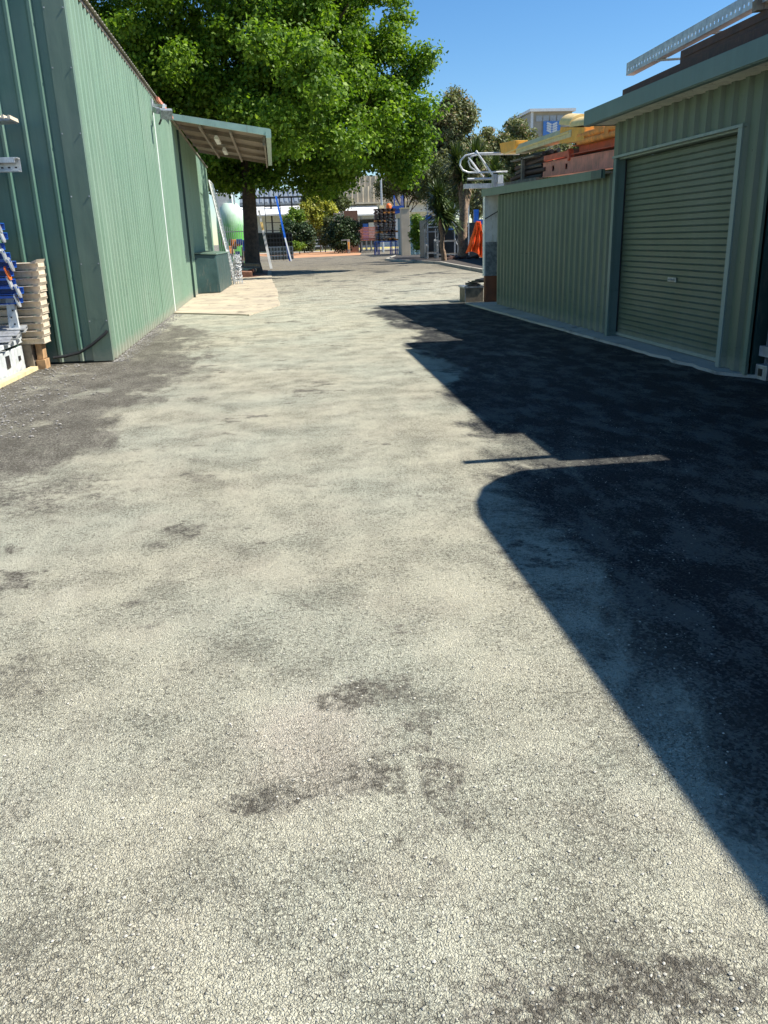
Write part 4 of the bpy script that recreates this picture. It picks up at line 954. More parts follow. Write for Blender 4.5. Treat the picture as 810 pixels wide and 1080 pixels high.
# ------------------------------------------------------------------ the big tree
TY = 48.0
main_lobes = [(-2.0, 50, 13.5, 9.5, 8, 8.5), (-7.5, 49, 10.0, 6.0, 6, 5.5), (3.7, 48.5, 13.5, 3.9, 6, 6.5), (4.9, 47, 7.4, 3.7, 4.5, 2.5), (6.9, 46.5, 6.2, 2.0, 3, 1.5), (1.5, 48, 7.2, 5, 6, 3.2),
              (-4.5, 48, 7.2, 5, 5, 3.0), (0, 50, 20, 7, 6, 5), (5.2, 47, 9.8, 1.9, 3, 2.0), (6.5, 46.5, 4.9, 1.2, 1.6, 1.1), (4.1, 46.5, 5.0, 1.6, 1.6, 1.0)]
main_lobes += [lobe(335, 95, 38, 36, 34), lobe(300, 45, 38, 40, 34), lobe(355, 140, 39, 22, 18), lobe(302, 128, 38, 30, 20), lobe(447, 62, 47, 13, 9), lobe(428, 74, 47, 12, 12), lobe(408, 22, 48, 26, 28), lobe(418, 96, 47, 10, 9), lobe(405, 65, 47, 20, 25), lobe(300, 172, 50, 34, 26), lobe(335, 190, 49, 30, 18), lobe(372, 188, 47, 26, 20), lobe(415, 185, 46, 28, 20), lobe(434, 168, 46, 17, 17), lobe(275, 60, 46, 55, 45), lobe(240, 20, 47, 50, 40), lobe(180, 60, 46, 40, 35), lobe(330, 20, 46, 50, 40), lobe(345, 110, 45, 40, 32), lobe(392, 132, 46, 22, 22), lobe(300, 90, 44, 40, 34), lobe(250, 185, 52, 36, 26), lobe(225, 160, 53, 40, 40), lobe(290, 120, 50, 60, 40), lobe(180, 110, 50, 60, 40), lobe(130, 50, 50, 45, 40), lobe(350, 60, 48, 55, 50)]  # nearest lobes added so the crown shades the far shed wall
tree('shade_tree', 'huge dense bright green broadleaf tree overhanging the driveway behind the awning', 'tree', (-1.35, TY, 0), (-1.1, TY + 1, 8.5), 0.42, main_lobes,
     950, 0.5, 1.1, 420, 0.135, 'leaf_main', 'bark', 11, zmin=3.9, limbs=24, shell=0.55, squash=0.7, droop=0.5)

# ------------------------------------------------------------------ gums and yuccas on the right
def P(px, py, Y): return at(px, py, Y)
GT = 'grey green gum trees behind the yard'
L_ = [lobe(478, 112, 125, 14, 13), lobe(468, 135, 125, 22, 18), lobe(490, 128, 125, 12, 16), lobe(450, 128, 125, 10, 8), lobe(444, 140, 125, 12, 10), lobe(475, 165, 125, 28, 22), lobe(497, 122, 125, 5, 7), lobe(455, 160, 125, 18, 20), lobe(500, 158, 125, 14, 14)]
b_ = at(472, 262, 125)
tree('gum_tree', 'tallest grey green gum tree rising against the sky beside the big tree', 'tree', (b_.x, 125, 0), (b_.x - 0.3, 125, 16), 0.45, L_, 170, 0.6, 1.5, 220, 0.22, 'leaf_gum', 'gum_bark', 21, GT, limbs=16, droop=1.0, shell=0.3, aspect=2.2)
for (cx, top, w, lb, sd, Y) in ((519, 138, 20, 'grey green gum just right of the tallest gum', 31, 132), (545, 128, 17, 'gum tree directly left of the far tower building', 32, 135), (562, 150, 24, 'gum tree below the far tower building', 33, 130),
                            (590, 152, 22, 'low gum showing above the cream beam', 37, 134), (618, 140, 18, 'gum tree right in front of the far tower building sign', 34, 138), (645, 140, 26, 'gum seen just above the rusty pipes', 35, 130), (500, 160, 22, 'low gum crown behind the guard rail', 36, 120)):
    L_ = [lobe(cx, top + 14, Y, w * 0.8, 13), lobe(cx - w * 0.5, top + 30, Y, w * 0.7, 16), lobe(cx + w * 0.5, top + 30, Y, w * 0.7, 16), lobe(cx, top + 48, Y, w, 20)]
    b_ = at(cx, 262, Y)
    tree('gum_tree', lb, 'tree', (b_.x, Y, 0), (b_.x, Y, 10), 0.3, L_, 80, 0.7, 1.6, 170, 0.24, 'leaf_gum', 'gum_bark', sd, GT, limbs=8, droop=1.0, shell=0.3, aspect=2.2)
# darker olive trees in front of them
for (cx, cy, w, h, lb, sd, Y) in ((425, 192, 26, 20, 'dark olive tree with leaning limbs under the big crown', 41, 113), (470, 190, 24, 34, 'dark olive bushy tree behind the yuccas', 42, 92)):
    L_ = [lobe(cx, cy, Y, w, h * 0.7), lobe(cx - w * 0.5, cy + h * 0.3, Y, w * 0.6, h * 0.5), lobe(cx + w * 0.6, cy + h * 0.2, Y, w * 0.6, h * 0.6)]
    b_ = at(cx + 6, 266, Y)
    tree('olive_tree', lb, 'tree', (b_.x, Y, 0), (b_.x - 0.5, Y, 5), 0.22, L_, 110, 0.4, 1.0, 150, 0.15, 'leaf_mid', 'bark', sd, 'olive trees in the garden bed', limbs=12, shell=0.3, zmin=2.4)

def yucca(label, bx, Y, trunk_h, r, heads, seed, skirt=True):
    t = thing('yucca', label, 'yucca', (bx, Y, 0.05), 'yuccas growing in the garden bed'); rng = random.Random(seed)
    m = MB(); nseg = 14; top = Vector((heads[0][0], Y, heads[0][2]))
    pts = [Vector((bx, Y, 0)).lerp(top, k / nseg) + Vector((0.05 * math.sin(k), 0, 0)) for k in range(nseg + 1)]
    m.tube(pts, [r * (1.25 - 0.5 * k / nseg) * (1 + 0.10 * (k % 2)) for k in range(nseg + 1)], 12)
    for h in heads[1:]:
        m.tube([pts[int(nseg * 0.55)], Vector((h[0], h[1], h[2]))], [r * 0.7, r * 0.45], 8)
    m.build('trunk', 'fibre_bark', t, smooth=True)
    def rosette(c, L, n, zmin, zmax, w):
        for k in range(n):
            a0 = rng.uniform(0, 6.283); el = rng.uniform(zmin, zmax); l = L * rng.uniform(0.75, 1.1)
            d = Vector((math.cos(a0) * math.cos(el), math.sin(a0) * math.cos(el), math.sin(el))); s = Vector((-math.sin(a0), math.cos(a0), 0)) * w
            c0 = Vector(c) + Vector((rng.gauss(0, 0.08), rng.gauss(0, 0.08), rng.gauss(0, 0.12)))
            mid = c0 + d * l * 0.55 + s * 0; tip = c0 + d * l + Vector((0, 0, -0.16 * l * math.cos(el)))
            m.poly([c0 - s * 0.6, mid - s, tip, mid + s, c0 + s * 0.6])
    m = MB()
    for h in heads: rosette(h[:3], h[3], 230, -0.7, 1.5, 0.038 * h[3] / 1.2 + 0.012)
    m.build('blades', 'leaf_yucca', t)
    if skirt:
        m = MB()
        for h in heads: rosette((h[0], h[1], h[2] - 0.35), h[3] * 0.8, 60, -1.45, -0.8, 0.04)
        m.build('dry_skirt', 'leaf_dry', t)
    return t
def hd(px, py, Y, rpx): p = at(px, py, Y); return (p.x, p.y, p.z, rpx * Y / 850.0)
b_ = at(488, 272, 60)
yucca('tallest yucca with thick pale fibrous trunk left of the white column', b_.x, 60, 6, 0.29, [hd(489, 186, 60, 22), hd(482, 172, 61, 20), hd(502, 166, 61, 21)], 3)
b_ = at(468, 270, 56)
yucca('short dark yucca drooping over the shelving', b_.x, 56, 3, 0.14, [hd(464, 226, 56, 25), hd(462, 208, 56, 20), hd(474, 232, 57, 20)], 4, False)
b_ = at(512, 268, 66)
yucca('rear yucca with dry skirt half hidden behind the guard rail', b_.x, 66, 4, 0.25, [hd(515, 205, 66, 20), hd(522, 182, 66, 20)], 5)

# ------------------------------------------------------------------ garden-side clutter, 50 - 75 m away
def frame_shelf(name, label, p0, w, d, h, levels, mat, group=None, boards='old_timber'):
    x, y = p0; t = thing(name, label, 'shelving', (x + w / 2, y + d / 2, 0.03), group)
    for xx in (x, x + w):
        m = MB()
        for yy in (y, y + d): m.beam((xx, yy, 0.0), (xx, yy, h), 0.07, 0.07, (0, 1, 0))
        n = int(h / 0.7)
        for k in range(n): m.beam((xx, y, k * 0.7 + 0.2), (xx, y + d, k * 0.7 + (0.75 if k % 2 else 0.2)), 0.03, 0.03)
        m.build('end_frame', mat, t)
    for z in levels:
        m = MB(); m.beam((x, y, z), (x + w, y, z), 0.05, 0.09); m.beam((x, y + d, z), (x + w, y + d, z), 0.05, 0.09); m.build('shelf_beam', mat, t)
        m = MB(); m.box(x + 0.04, x + w - 0.04, y + 0.03, y + d - 0.03, z + 0.047, z + 0.07); m.build('shelf_board', boards, t)
    return t
b_ = at(451, 268, 62); frame_shelf('steel_shelving', 'dark shelving with white posts behind the short yucca', (b_.x, 62), 0.8, 1.0, 2.2, (0.5, 2.0), 'galv_dull')
b_ = at(462, 270, 62); frame_shelf('steel_shelving', 'low white edged shelving beside the traffic cone', (b_.x, 62.4), 1.6, 1.0, 1.45, (0.35, 1.3), 'galv_dull')
b_ = at(452, 240, 64)
m = MB(); m.box(b_.x, b_.x + 0.05, 64.9, 68, 0, 2.9); m.box(b_.x, b_.x + 4.6, 65.6, 65.8, 0.0, 2.6)
single('dark_screen', m, 'black', 'black screen fence behind the shelving and yuccas', 'screen')
# blue and pale stock behind the yucca
fr = thing('stock_rack', 'tall rack of blue and pale stock behind the short yucca', 'rack', (b_.x + 1, 64.5, 0))
m = MB()
for dx in (0.0, 2.1, 3.2): m.beam((b_.x + dx, 64.4, 0), (b_.x + dx, 64.4, 4.0), 0.08, 0.08, (0, 1, 0))
m.build('upright', 'white_rail', fr)
m = MB(); rng = random.Random(8)
for k in range(6): m.beam((b_.x, 64.4, 2.35 + 0.22 * k), (b_.x + 3.2, 64.4, 2.35 + 0.22 * k), 0.25, 0.08)
m.build('pale_stock', 'white_rail', fr)
m = MB(); m.box(b_.x - 0.15, b_.x + 0.3, 64.2, 64.5, 2.9, 3.2); m.box(b_.x + 0.6, b_.x + 1.9, 64.2, 64.34, 2.86, 3.05); m.box(b_.x + 1.2, b_.x + 2.0, 64.2, 64.34, 2.1, 2.25); m.build('blue_stock', 'blue', fr)
for (px, w, h, lb, mt) in ((520, 1.2, 2.2, 'blue drum rack glimpsed between the orange jacket and the tall yucca', 'blue'),):
    b_ = at(px, 262, 40)
sf = thing('shade_fence', 'tall dark fence hidden behind the low shed, added to shade the garden bed', 'fence', (14, 48, 0))  # fence added out of sight to throw shade across the garden bed
m = MB(); ribs(m, (15.4, 60), (12.9, 36), 0.05, 3.6, (-1, 0.1)); m.build('shade_fence_sheeting', 'dark_green', sf)
m = MB()
for k in range(9): q = Vector((15.46, 60, 0)).lerp(Vector((12.96, 36, 0)), k / 8); m.beam(q, q + Vector((0, 0, 3.7)), 0.1, 0.1, (0, 1, 0))
m.build('shade_fence_posts', 'galv_dull', sf)
# traffic cone
b_ = at(468, 274, 57.5); cn = thing('traffic_cone', 'orange traffic cone with a white band at the edge of the garden bed', 'cone', (b_.x, 57.5, 0.09))
b0c = Vector((b_.x, 57.5, 0.09))
m = MB(); m.box(b0c.x - 0.18, b0c.x + 0.18, b0c.y - 0.18, b0c.y + 0.18, 0.09, 0.13); m.build('cone_base', 'orange', cn)
m = MB(); m.lathe(b0c, [(0.14, 0.04), (0.095, 0.30)], 16); m.lathe(b0c, [(0.068, 0.45), (0.025, 0.70)], 16); m.build('cone_shell', 'orange', cn, smooth=True)
m = MB(); m.lathe(b0c, [(0.096, 0.30), (0.069, 0.45)], 16); m.build('white_band', 'white', cn, smooth=True)
m = MB(); rng = random.Random(4)
for k in range(9): m.obox((b0c.x + 0.6 + 0.25 * k, 58.5 + rng.uniform(-.5, .5), 0.18 + 0.05 * rng.random()), rng.uniform(0.3, 0.8), 0.3, 0.12, rng.uniform(0, 3), 0, rng.uniform(-.3, .3))
single('junk_pile', m, 'brown_steel', 'low heap of brown scrap in the shade right of the traffic cone', 'scrap')
# round green bush
b_ = at(444, 266, 70)
def bush(name, label, base, lobes, n, r0, r1, per, leaf, mat, seed, group=None, bark='bark'):
    return tree(name, label, 'shrub', base, (base[0], base[1], base[2] + 1.0), 0.07, lobes, n, r0, r1, per, leaf, mat, bark, seed, group, limbs=8, shell=0.35, zmin=0.15)
bush('round_shrub', 'glossy round green bush in front of the pale teal container', (b_.x, 70, 0), [lobe(444, 240, 70, 9, 13), lobe(442, 252, 70, 8, 10)], 50, 0.2, 0.42, 110, 0.12, 'leaf_fresh', 61)
# teal container and pillar
b_ = at(432, 268, 84); tc = thing('teal_container', 'pale teal container with a cream roof behind the beige pillar', 'container', (b_.x + 1.5, 86, 0))
m = MB(); ribs(m, (b_.x - 0.4, 84), (b_.x + 3.4, 84), 0.05, 3.6, (0, -1), pitch=0.5, pan=0.3, slope=0.04); m.box(b_.x - 0.4, b_.x + 3.4, 84.02, 89, 0, 3.6); m.build('shell', 'teal', tc)
m = MB(); m.box(b_.x - 0.55, b_.x + 3.5, 83.8, 89.2, 3.6, 4.05); m.build('container_roof', 'cream_steel', tc)
b_ = at(428, 268, 82); m = MB(); m.box(b_.x - 0.42, b_.x + 0.42, 81.7, 82.5, 0, 4.3)
pl = thing('gate_pillar', 'tall square beige rendered pillar beside the pallet rack', 'pillar', (b_.x, 82, 0)); m.build('shaft', 'render_wall', pl, bevel=0.02)
m = MB(); m.box(b_.x - 0.46, b_.x + 0.46, 81.66, 82.54, 4.3, 4.4); m.build('cap', 'cream_steel', pl)

# pallet rack with blue uprights
pr_ = thing('pallet_rack', 'blue upright pallet rack at the far end of the yard', 'pallet rack', (12.8, 93, 0))
xl = at(398, 262, 92).x; xr = at(426, 262, 92).x; zt = at(425, 206, 92).z
m = MB()
for x in (xl + 0.2, xl + 1.6, xr): m.beam((x, 92, 0), (x, 92, 2.6 if x < xr - .1 else zt), 0.1, 0.1, (0, 1, 0)); m.beam((x, 93.2, 0), (x, 93.2, 2.6 if x < xr - .1 else zt), 0.1, 0.1, (0, 1, 0))
xm = at(417, 262, 92).x; m.beam((xm, 91.95, 0), (xm, 91.95, zt), 0.11, 0.1, (0, 1, 0))
m.beam((xm, 91.9, zt - 0.1), (xr, 91.9, zt - 1.6), 0.05, 0.05)
m.build('upright', 'blue_bright', pr_)
for z, mt in ((2.35, 'rust_orange'), (zt - 1.2, 'blue_bright'), (zt - 1.75, 'blue_bright'), (1.5, 'rust_orange')):
    m = MB(); m.beam((xl if z < 3 else xm - 0.2, 91.9, z), (xr + 0.1, 91.9, z), 0.08, 0.18 if z < 3 else 0.3); m.build('cross_beam', mt, pr_)
m = MB(); m.box(xm - 0.3, xr, 92.0, 93.1, zt - 1.65, zt - 1.15); m.build('blue_bin', 'blue', pr_)
# pallets piled beside it
def pallet(mt):
    t = thing('wooden_pallet', '', 'pallet', (0, 0, 0), 'wooden pallets stacked by the pallet rack')
    m = MB()
    for k in range(8): m.box(-0.62, 0.62, -0.55 + k * 0.14, -0.43 + k * 0.14, 0.115, 0.145)
    m.build('deck', mt, t)
    m = MB()
    for x in (-0.5, 0, 0.5): m.box(x - 0.11, x + 0.11, -0.55, 0.56, 0.0, 0.113)
    m.box(-0.38, 0.38, 0.2, 0.26, 0.02, 0.113)
    m.build('bearers', mt, t)
    return t
xs0 = at(402, 240, 91).x; xs1 = at(411, 240, 91).x; protos = [pallet('brown_steel'), pallet('old_timber'), pallet('rust_orange')]; used = [0, 0, 0]; rng = random.Random(9)
npal = 0
m = MB(); m.box(xs0 - 0.75, xs1 + 0.75, 90.6, 92.0, 1.3, 1.38)
for x in (xs0 - 0.7, xs1 + 0.7):
    for y in (90.7, 91.9): m.box(x - 0.05, x + 0.05, y - 0.05, y + 0.05, 0, 1.3)
single('low_staging', m, 'blue', 'low blue staging that carries the two tall piles of pallets', 'staging')
ordn = ['bottom', 'second', 'third', 'fourth', 'fifth', 'sixth', 'seventh', 'eighth', 'ninth', 'tenth', 'eleventh', 'twelfth', 'thirteenth', 'fourteenth', 'fifteenth', 'sixteenth', 'seventeenth', 'eighteenth', 'nineteenth', 'twentieth']
for ci, (cx, side) in enumerate(((xs0, 'left'), (xs1, 'right'))):
    for k in range(20):
        q = rng.choice([0, 0, 1, 1, 2]); o = protos[q] if not used[q] else copy_tree(protos[q]); used[q] += 1
        o.location = (cx + rng.uniform(-0.08, 0.08), 91.3 + rng.uniform(-0.05, 0.05), 1.39 + 0.165 * k); o.rotation_euler = (0, 0, rng.uniform(-0.06, 0.06))
        o['label'] = '%s pallet from the bottom of the %s pile' % (ordn[k], side) if k else 'bottom pallet of the %s pile by the blue rack' % side
for q in range(3):
    if not used[q]:
        for c in list(protos[q].children): bpy.data.objects.remove(c)
        bpy.data.objects.remove(protos[q])
m = MB(); c_ = (xs1, 91.3, 1.39 + 0.165 * 20); m.lathe(c_, [(0.28, 0.0), (0.30, 0.3), (0.22, 0.45), (0.1, 0.5)], 14); single('orange_drum', m, 'orange', 'small orange drum on top of the right pallet pile', 'drum', smooth=True)
m = MB(); c_ = (xs0 + 0.1, 91.3, 1.39 + 0.165 * 20); m.obox((c_[0], c_[1], c_[2] + 0.16), 0.55, 0.5, 0.3, 0.2); single('cardboard_box', m, 'cream_steel', 'cream box on top of the left pallet pile', 'box')

# street pole
b_ = at(404, 262, 108); tz = at(403, 176, 108).z
sp = thing('street_lamp', 'slim grey lamp pole standing under the edge of the big tree', 'street lamp', (b_.x, 108, 0))
m = MB(); m.tube([(b_.x, 108, 0), (b_.x, 108, tz + 1.5)], [0.16, 0.11], 10); m.build('pole', 'galv', sp, smooth=True)
m = MB(); m.tube([(b_.x, 108, tz + 1.4), (b_.x - 1.2, 108, tz + 1.7)], 0.05, 6); m.obox((b_.x - 1.5, 108, tz + 1.7), 0.7, 0.25, 0.14); m.build('lamp_head', 'galv_dull', sp)

# ------------------------------------------------------------------ beyond the gate
# brick pier, bollard, gate
b_ = at(372, 265, 118); m = MB(); br = thing('brick_pier', 'brown brick wall end right of the dark blue green bush', 'wall', (b_.x, 118, 0))
m.box(b_.x - 1.0, b_.x + 0.9, 118, 118.5, 0, at(372, 222, 118).z); m.build('brickwork', 'brick', br)
m = MB(); m.box(b_.x - 2.4, b_.x - 1.0, 118.05, 118.4, 0, 5.2); m.build('rendered_return', 'render_wall', br)
b_ = at(368, 265, 108); bo_ = thing('bollard', 'short pale bollard with a yellow face at the end of the orange dirt', 'bollard', (b_.x, 108, 0))
m = MB(); m.box(b_.x - 0.16, b_.x + 0.16, 107.85, 108.15, 0, 1.7); m.build('post', 'concrete_grey', bo_, bevel=0.02)
m = MB(); m.box(b_.x - 0.1, b_.x + 0.1, 107.82, 107.848, 0.5, 1.4); m.build('yellow_face', 'yellow_orange', bo_)
m = MB(); m.beam((b_.x - 0.9, 108, 1.62), (b_.x - 0.17, 108, 1.66), 0.1, 0.1); m.build('arm', 'galv_dull', bo_)
# black picket fence along the right of the gate
x0f, x1f = at(380, 262, 112).x, at(397, 262, 112).x
pf = thing('picket_fence', 'black steel picket fence between the brick wall and the pallet piles', 'fence', (x0f, 112, 0))
m = MB()
for k in range(int((x1f - x0f) / 0.16)): m.beam((x0f + k * 0.16, 112, 0.1), (x0f + k * 0.16, 112, 1.9), 0.03, 0.03, (0, 1, 0))
m.build('pickets', 'black', pf)
m = MB(); m.beam((x0f, 112, 0.3), (x1f, 112, 0.3), 0.05, 0.06); m.beam((x0f, 112, 1.7), (x1f, 112, 1.7), 0.05, 0.06); m.build('rails', 'black', pf)
for x in (x0f, x1f): m = MB(); m.box(x - 0.07, x + 0.07, 111.93, 112.07, 0, 2.1); m.build('fence_post', 'black', pf)
# reddish timber stacks behind that fence
ts = thing('timber_stack', 'long reddish timber stack behind the black picket fence', 'timber stack', (x0f + 1.5, 122, 0))
m = MB(); rng = random.Random(12)
for k in range(9):
    m.beam((x0f - 0.5 + rng.uniform(-.3, .3), 122, 1.55 + k * 0.21), (x1f + 1.2 + rng.uniform(-.3, .3), 122, 1.55 + k * 0.21), 1.0, 0.15)
m.build('boards', 'pink_steel', ts)
m = MB()
for k in range(6): m.box(x0f + 0.7 * k - 0.3, x0f + 0.7 * k - 0.1, 121.5, 122.4, 0, 1.45)
m.build('trestle', 'galv_dull', ts)

def far_box(name, label, cat, px0, px1, pyt, pyb, Y, depth, mat, extra=None, z0=None):
    a0 = at(px0, pyb, Y); a1 = at(px1, pyb, Y); z1 = at((px0 + px1) / 2, pyt, Y).z
    t = thing(name, label, cat, ((a0.x + a1.x) / 2, Y, 0)); m = MB()
    m.box(a0.x, a1.x, Y, Y + depth, 0 if z0 is None else z0, z1); m.build('wall', mat, t)
    return t, a0.x, a1.x, z1
# beige warehouse
wh = thing('warehouse', 'large beige clad warehouse with a white awning beyond the gate', 'building', (20, 190, 0))
x0w, x1w = at(345, 240, 190).x, at(480, 240, 190).x; zt1 = at(400, 196, 190).z; zb1 = at(400, 213, 190).z; zt0 = at(400, 184, 190).z
m = MB(); ribs(m, (x0w, 190), (x1w, 190), zb1, zt1, (0, -1), pitch=1.2, pan=0.8, slope=0.1, depth=0.12); m.box(x0w, x1w, 190.05, 220, zb1, zt1); m.build('lower_band', 'tan_clad', wh)
m = MB(); ribs(m, (x0w + 2, 193), (x1w, 193), zt1, zt0, (0, -1), pitch=1.2, pan=0.8, slope=0.1, depth=0.12); m.box(x0w + 2, x1w, 193.05, 220, zt1 - 0.2, zt0); m.build('upper_band', 'beige_clad', wh)
m = MB(); m.box(x0w, x1w, 191, 192, 0, zb1 - 0.05); m.build('wall', 'white', wh)
m = MB(); m.box(x0w - 1, x1w, 188.8, 191, zb1 - 0.35, zb1 - 0.02); m.build('awning_edge', 'tan_clad', wh)
xa, xb = at(365, 240, 188).x, at(399, 240, 188).x
za_, zb_ = at(382, 226, 186).z, at(382, 214.5, 189).z; m = MB(); m.hexa([(xa, 185, za_ - 0.3), (xb, 185, za_ - 0.3), (xb, 190.9, zb_ - 0.4), (xa, 190.9, zb_ - 0.4), (xa, 185, za_), (xb, 185, za_), (xb, 190.9, zb_), (xa, 190.9, zb_)]); m.build('awning', 'white', wh)
m = MB(); m.box(xa + 3.4, xb, 186.0, 190.9, at(382, 231, 188).z, at(382, 226.5, 188).z); m.build('sign_band', 'galv_dull', wh)
m = MB(); m.box(xa + 3.4, xb + 0.6, 190.7, 190.99, 0.5, at(382, 231.5, 188).z); m.build('shopfront', 'glass', wh)
m = MB(); m.box(xa + 4.0, xa + 5.2, 190.3, 190.68, 1.6, 5.0); m.box(xa + 6.8, xa + 7.6, 190.3, 190.68, 1.4, 4.8); m.build('poster', 'blue_bright', wh)
m = MB(); m.box(xa + 5.3, xa + 6.6, 190.3, 190.68, 1.8, 5.2); m.build('pale_panel', 'white', wh)  # plain white panel between the posters
# grey roofed building with white walls to the left
gh = thing('white_building', 'low white building with grey corrugated roof behind the blue ladder', 'building', (0, 160, 0))
xa, xb = at(255, 240, 160).x, at(362, 240, 160).x
m = MB(); m.box(xa, xb, 160, 172, 0, at(300, 214, 160).z); m.build('wall', 'white', gh)
za_, zb_ = at(300, 226, 155).z, at(300, 215.5, 159).z; m = MB(); m.hexa([(xa, 154, za_ - 0.2), (xb, 154, za_ - 0.2), (xb, 159.9, zb_ - 0.3), (xa, 159.9, zb_ - 0.3), (xa, 154, za_), (xb, 154, za_), (xb, 159.9, zb_), (xa, 159.9, zb_)]); m.build('verandah_roof', 'white', gh)
m = MB(); z0_, z1_ = at(300, 214, 159).z, at(300, 199, 170).z
for k in range(int((xb - xa) / 0.9)):
    x = xa + 0.9 * k; m.hexa([(x, 159, z0_), (x + 0.6, 159, z0_), (x + 0.6, 172, z1_), (x, 172, z1_), (x + 0.1, 159, z0_ + 0.25), (x + 0.5, 159, z0_ + 0.25), (x + 0.5, 172, z1_ + 0.25), (x + 0.1, 172, z1_ + 0.25)])
m.hexa([(xa, 158.9, z0_ - 0.3), (xb, 158.9, z0_ - 0.3), (xb, 172, z1_ - 0.3), (xa, 172, z1_ - 0.3), (xa, 158.9, z0_), (xb, 158.9, z0_), (xb, 172, z1_), (xa, 172, z1_)]); m.build('roof', 'grey_sheet', gh)
m = MB(); m.beam((xa, 157.5, z0_ + 0.9), (xb, 157.5, z0_ + 0.9), 0.3, 0.3); m.beam((xa, 157.4, z0_ - 1.7), (xb, 157.4, z0_ - 1.7), 0.25, 0.3)
for k in range(5): m.beam((xa + (xb - xa) * (k + .5) / 5, 157.5, 0), (xa + (xb - xa) * (k + .5) / 5, 157.5, z0_ + 0.9), 0.3, 0.3, (0, 1, 0))
m.build('black_frame', 'black', gh)
m = MB(); m.box(xa, xb, 159.7, 159.95, 0.2, 3.4); m.build('window_band', 'glass', gh)
# benches / rails and shrubs
bn = thing('park_bench', 'pale slatted bench on the yellow grass beyond the orange dirt', 'bench', (6, 150, 0))
x0b, x1b = at(331, 262, 148).x, at(349, 262, 148).x
for z in (0.8, 1.3, 1.8): m = MB(); m.beam((x0b, 148 + z * 0.2, z), (x1b, 148 + z * 0.2, z), 0.12, 0.24); m.build('slat', 'white_rail', bn)
for x in (x0b + 0.1, (x0b + x1b) / 2, x1b - 0.1): m = MB(); m.box(x - 0.07, x + 0.07, 148.0, 148.6, 0, 1.9); m.build('leg', 'concrete_grey', bn)
SH = 'shrubs planted beyond the gate'
bush('yellow_shrub', 'big rounded yellow green ornamental tree beyond the gate', (at(338, 262, 132).x, 132, 0), [lobe(338, 224, 132, 17, 14), lobe(326, 226, 132, 10, 10), lobe(348, 226, 132, 10, 11), lobe(338, 236, 132, 12, 10)], 90, 0.5, 1.0, 120, 0.24, 'leaf_lime', 71, SH)
bush('lime_shrub', 'bright lime shrub just right of the blue ladder', (at(309, 262, 124).x, 124, 0), [lobe(310, 230, 124, 9, 12), lobe(306, 240, 124, 8, 8)], 45, 0.4, 0.8, 110, 0.2, 'leaf_fresh', 72, SH)
bush('dark_shrub', 'dark green clipped shrub under the lime shrub', (at(316, 264, 118).x, 118, 0), [lobe(308, 247, 118, 12, 12), lobe(322, 247, 118, 11, 13), lobe(314, 256, 118, 18, 8)], 120, 0.4, 0.8, 110, 0.18, 'leaf_dark', 73, SH)
bush('pale_shrub', 'pale green shrub low in the middle under the yellow tree', (at(343, 262, 128).x, 128, 0), [lobe(344, 247, 128, 10, 10), lobe(352, 238, 128, 12, 9)], 50, 0.4, 0.8, 100, 0.2, 'leaf_mid', 74, SH)
bush('blue_green_shrub', 'dark blue green bush against the brick wall', (at(361, 264, 112).x, 112, 0), [lobe(362, 240, 112, 12, 13), lobe(354, 247, 112, 9, 12), lobe(370, 244, 112, 8, 14), lobe(362, 254, 112, 14, 9)], 120, 0.4, 0.8, 110, 0.17, 'leaf_dark', 75, SH)
bush('roadside_tree', 'leafy mid green tree rising behind the yellow tree', (at(338, 262, 150).x, 150, 0), [lobe(338, 196, 150, 13, 16), lobe(330, 208, 150, 12, 10), lobe(352, 208, 150, 9, 14), lobe(360, 214, 150, 8, 8)], 90, 0.6, 1.2, 100, 0.28, 'leaf_mid', 76, SH)
bush('grass_clump', 'low yellow green clump at the left foot of the dark shrub', (at(304, 268, 108).x, 108, 0), [lobe(304, 260, 108, 8, 5), lobe(314, 259, 108, 8, 4)], 30, 0.25, 0.5, 90, 0.14, 'leaf_fresh', 77, SH)
# left of the lane beyond the big tree: blue ladder, scaffold, pallets, fence, tank
def pt(px, py, Y): return at(px, py, Y)
ld = thing('blue_ladder', 'tall blue ladder leaning right of the big tree trunk', 'ladder', (pt(304, 272, 78).x, 78, 0))
m = MB()
bA, tA = pt(306, 274, 76), pt(291, 207, 78); bA.z = 0.0
sh_ = Vector((0.02, 1.0, 0))
m.beam(bA, tA, 0.16, 0.12, (0, 1, 0)); m.beam(bA + sh_, tA + sh_, 0.10, 0.10, (0, 1, 0)); m.build('stile', 'blue_bright', ld)
m = MB()
for k in range(1, 16): q = bA.lerp(tA, k / 16); m.beam(q, q + sh_, 0.05, 0.05)
m.build('rung', 'blue', ld)
m = MB(); q = bA.lerp(tA, 0.36); m.beam(bA + Vector((0.1, -0.14, 0.0)), q + Vector((0.0, -0.14, 0)), 0.12, 0.06, (0, 1, 0)); m.build('white_foot', 'white', ld)
sc = thing('scaffold_frame', 'dark scaffold frame between the tree trunk and the blue ladder', 'scaffold', (pt(287, 270, 80).x, 80, 0))
x0s, x1s = pt(283, 270, 80).x, pt(299, 270, 80).x; zt = pt(290, 208, 80).z
m = MB()
for x in (x0s, x1s): m.beam((x, 80, 0), (x, 80, zt), 0.07, 0.07, (0, 1, 0))
for k in range(8): m.beam((x0s, 80, 0.6 + k * (zt - 0.7) / 7), (x1s, 80, 0.6 + k * (zt - 0.7) / 7), 0.05, 0.05)
m.build('tubes', 'black', sc)
dp = thing('crate_pile', 'pile of dark slatted crates behind the blue ladder', 'crates', (pt(292, 268, 84).x, 84, 0))
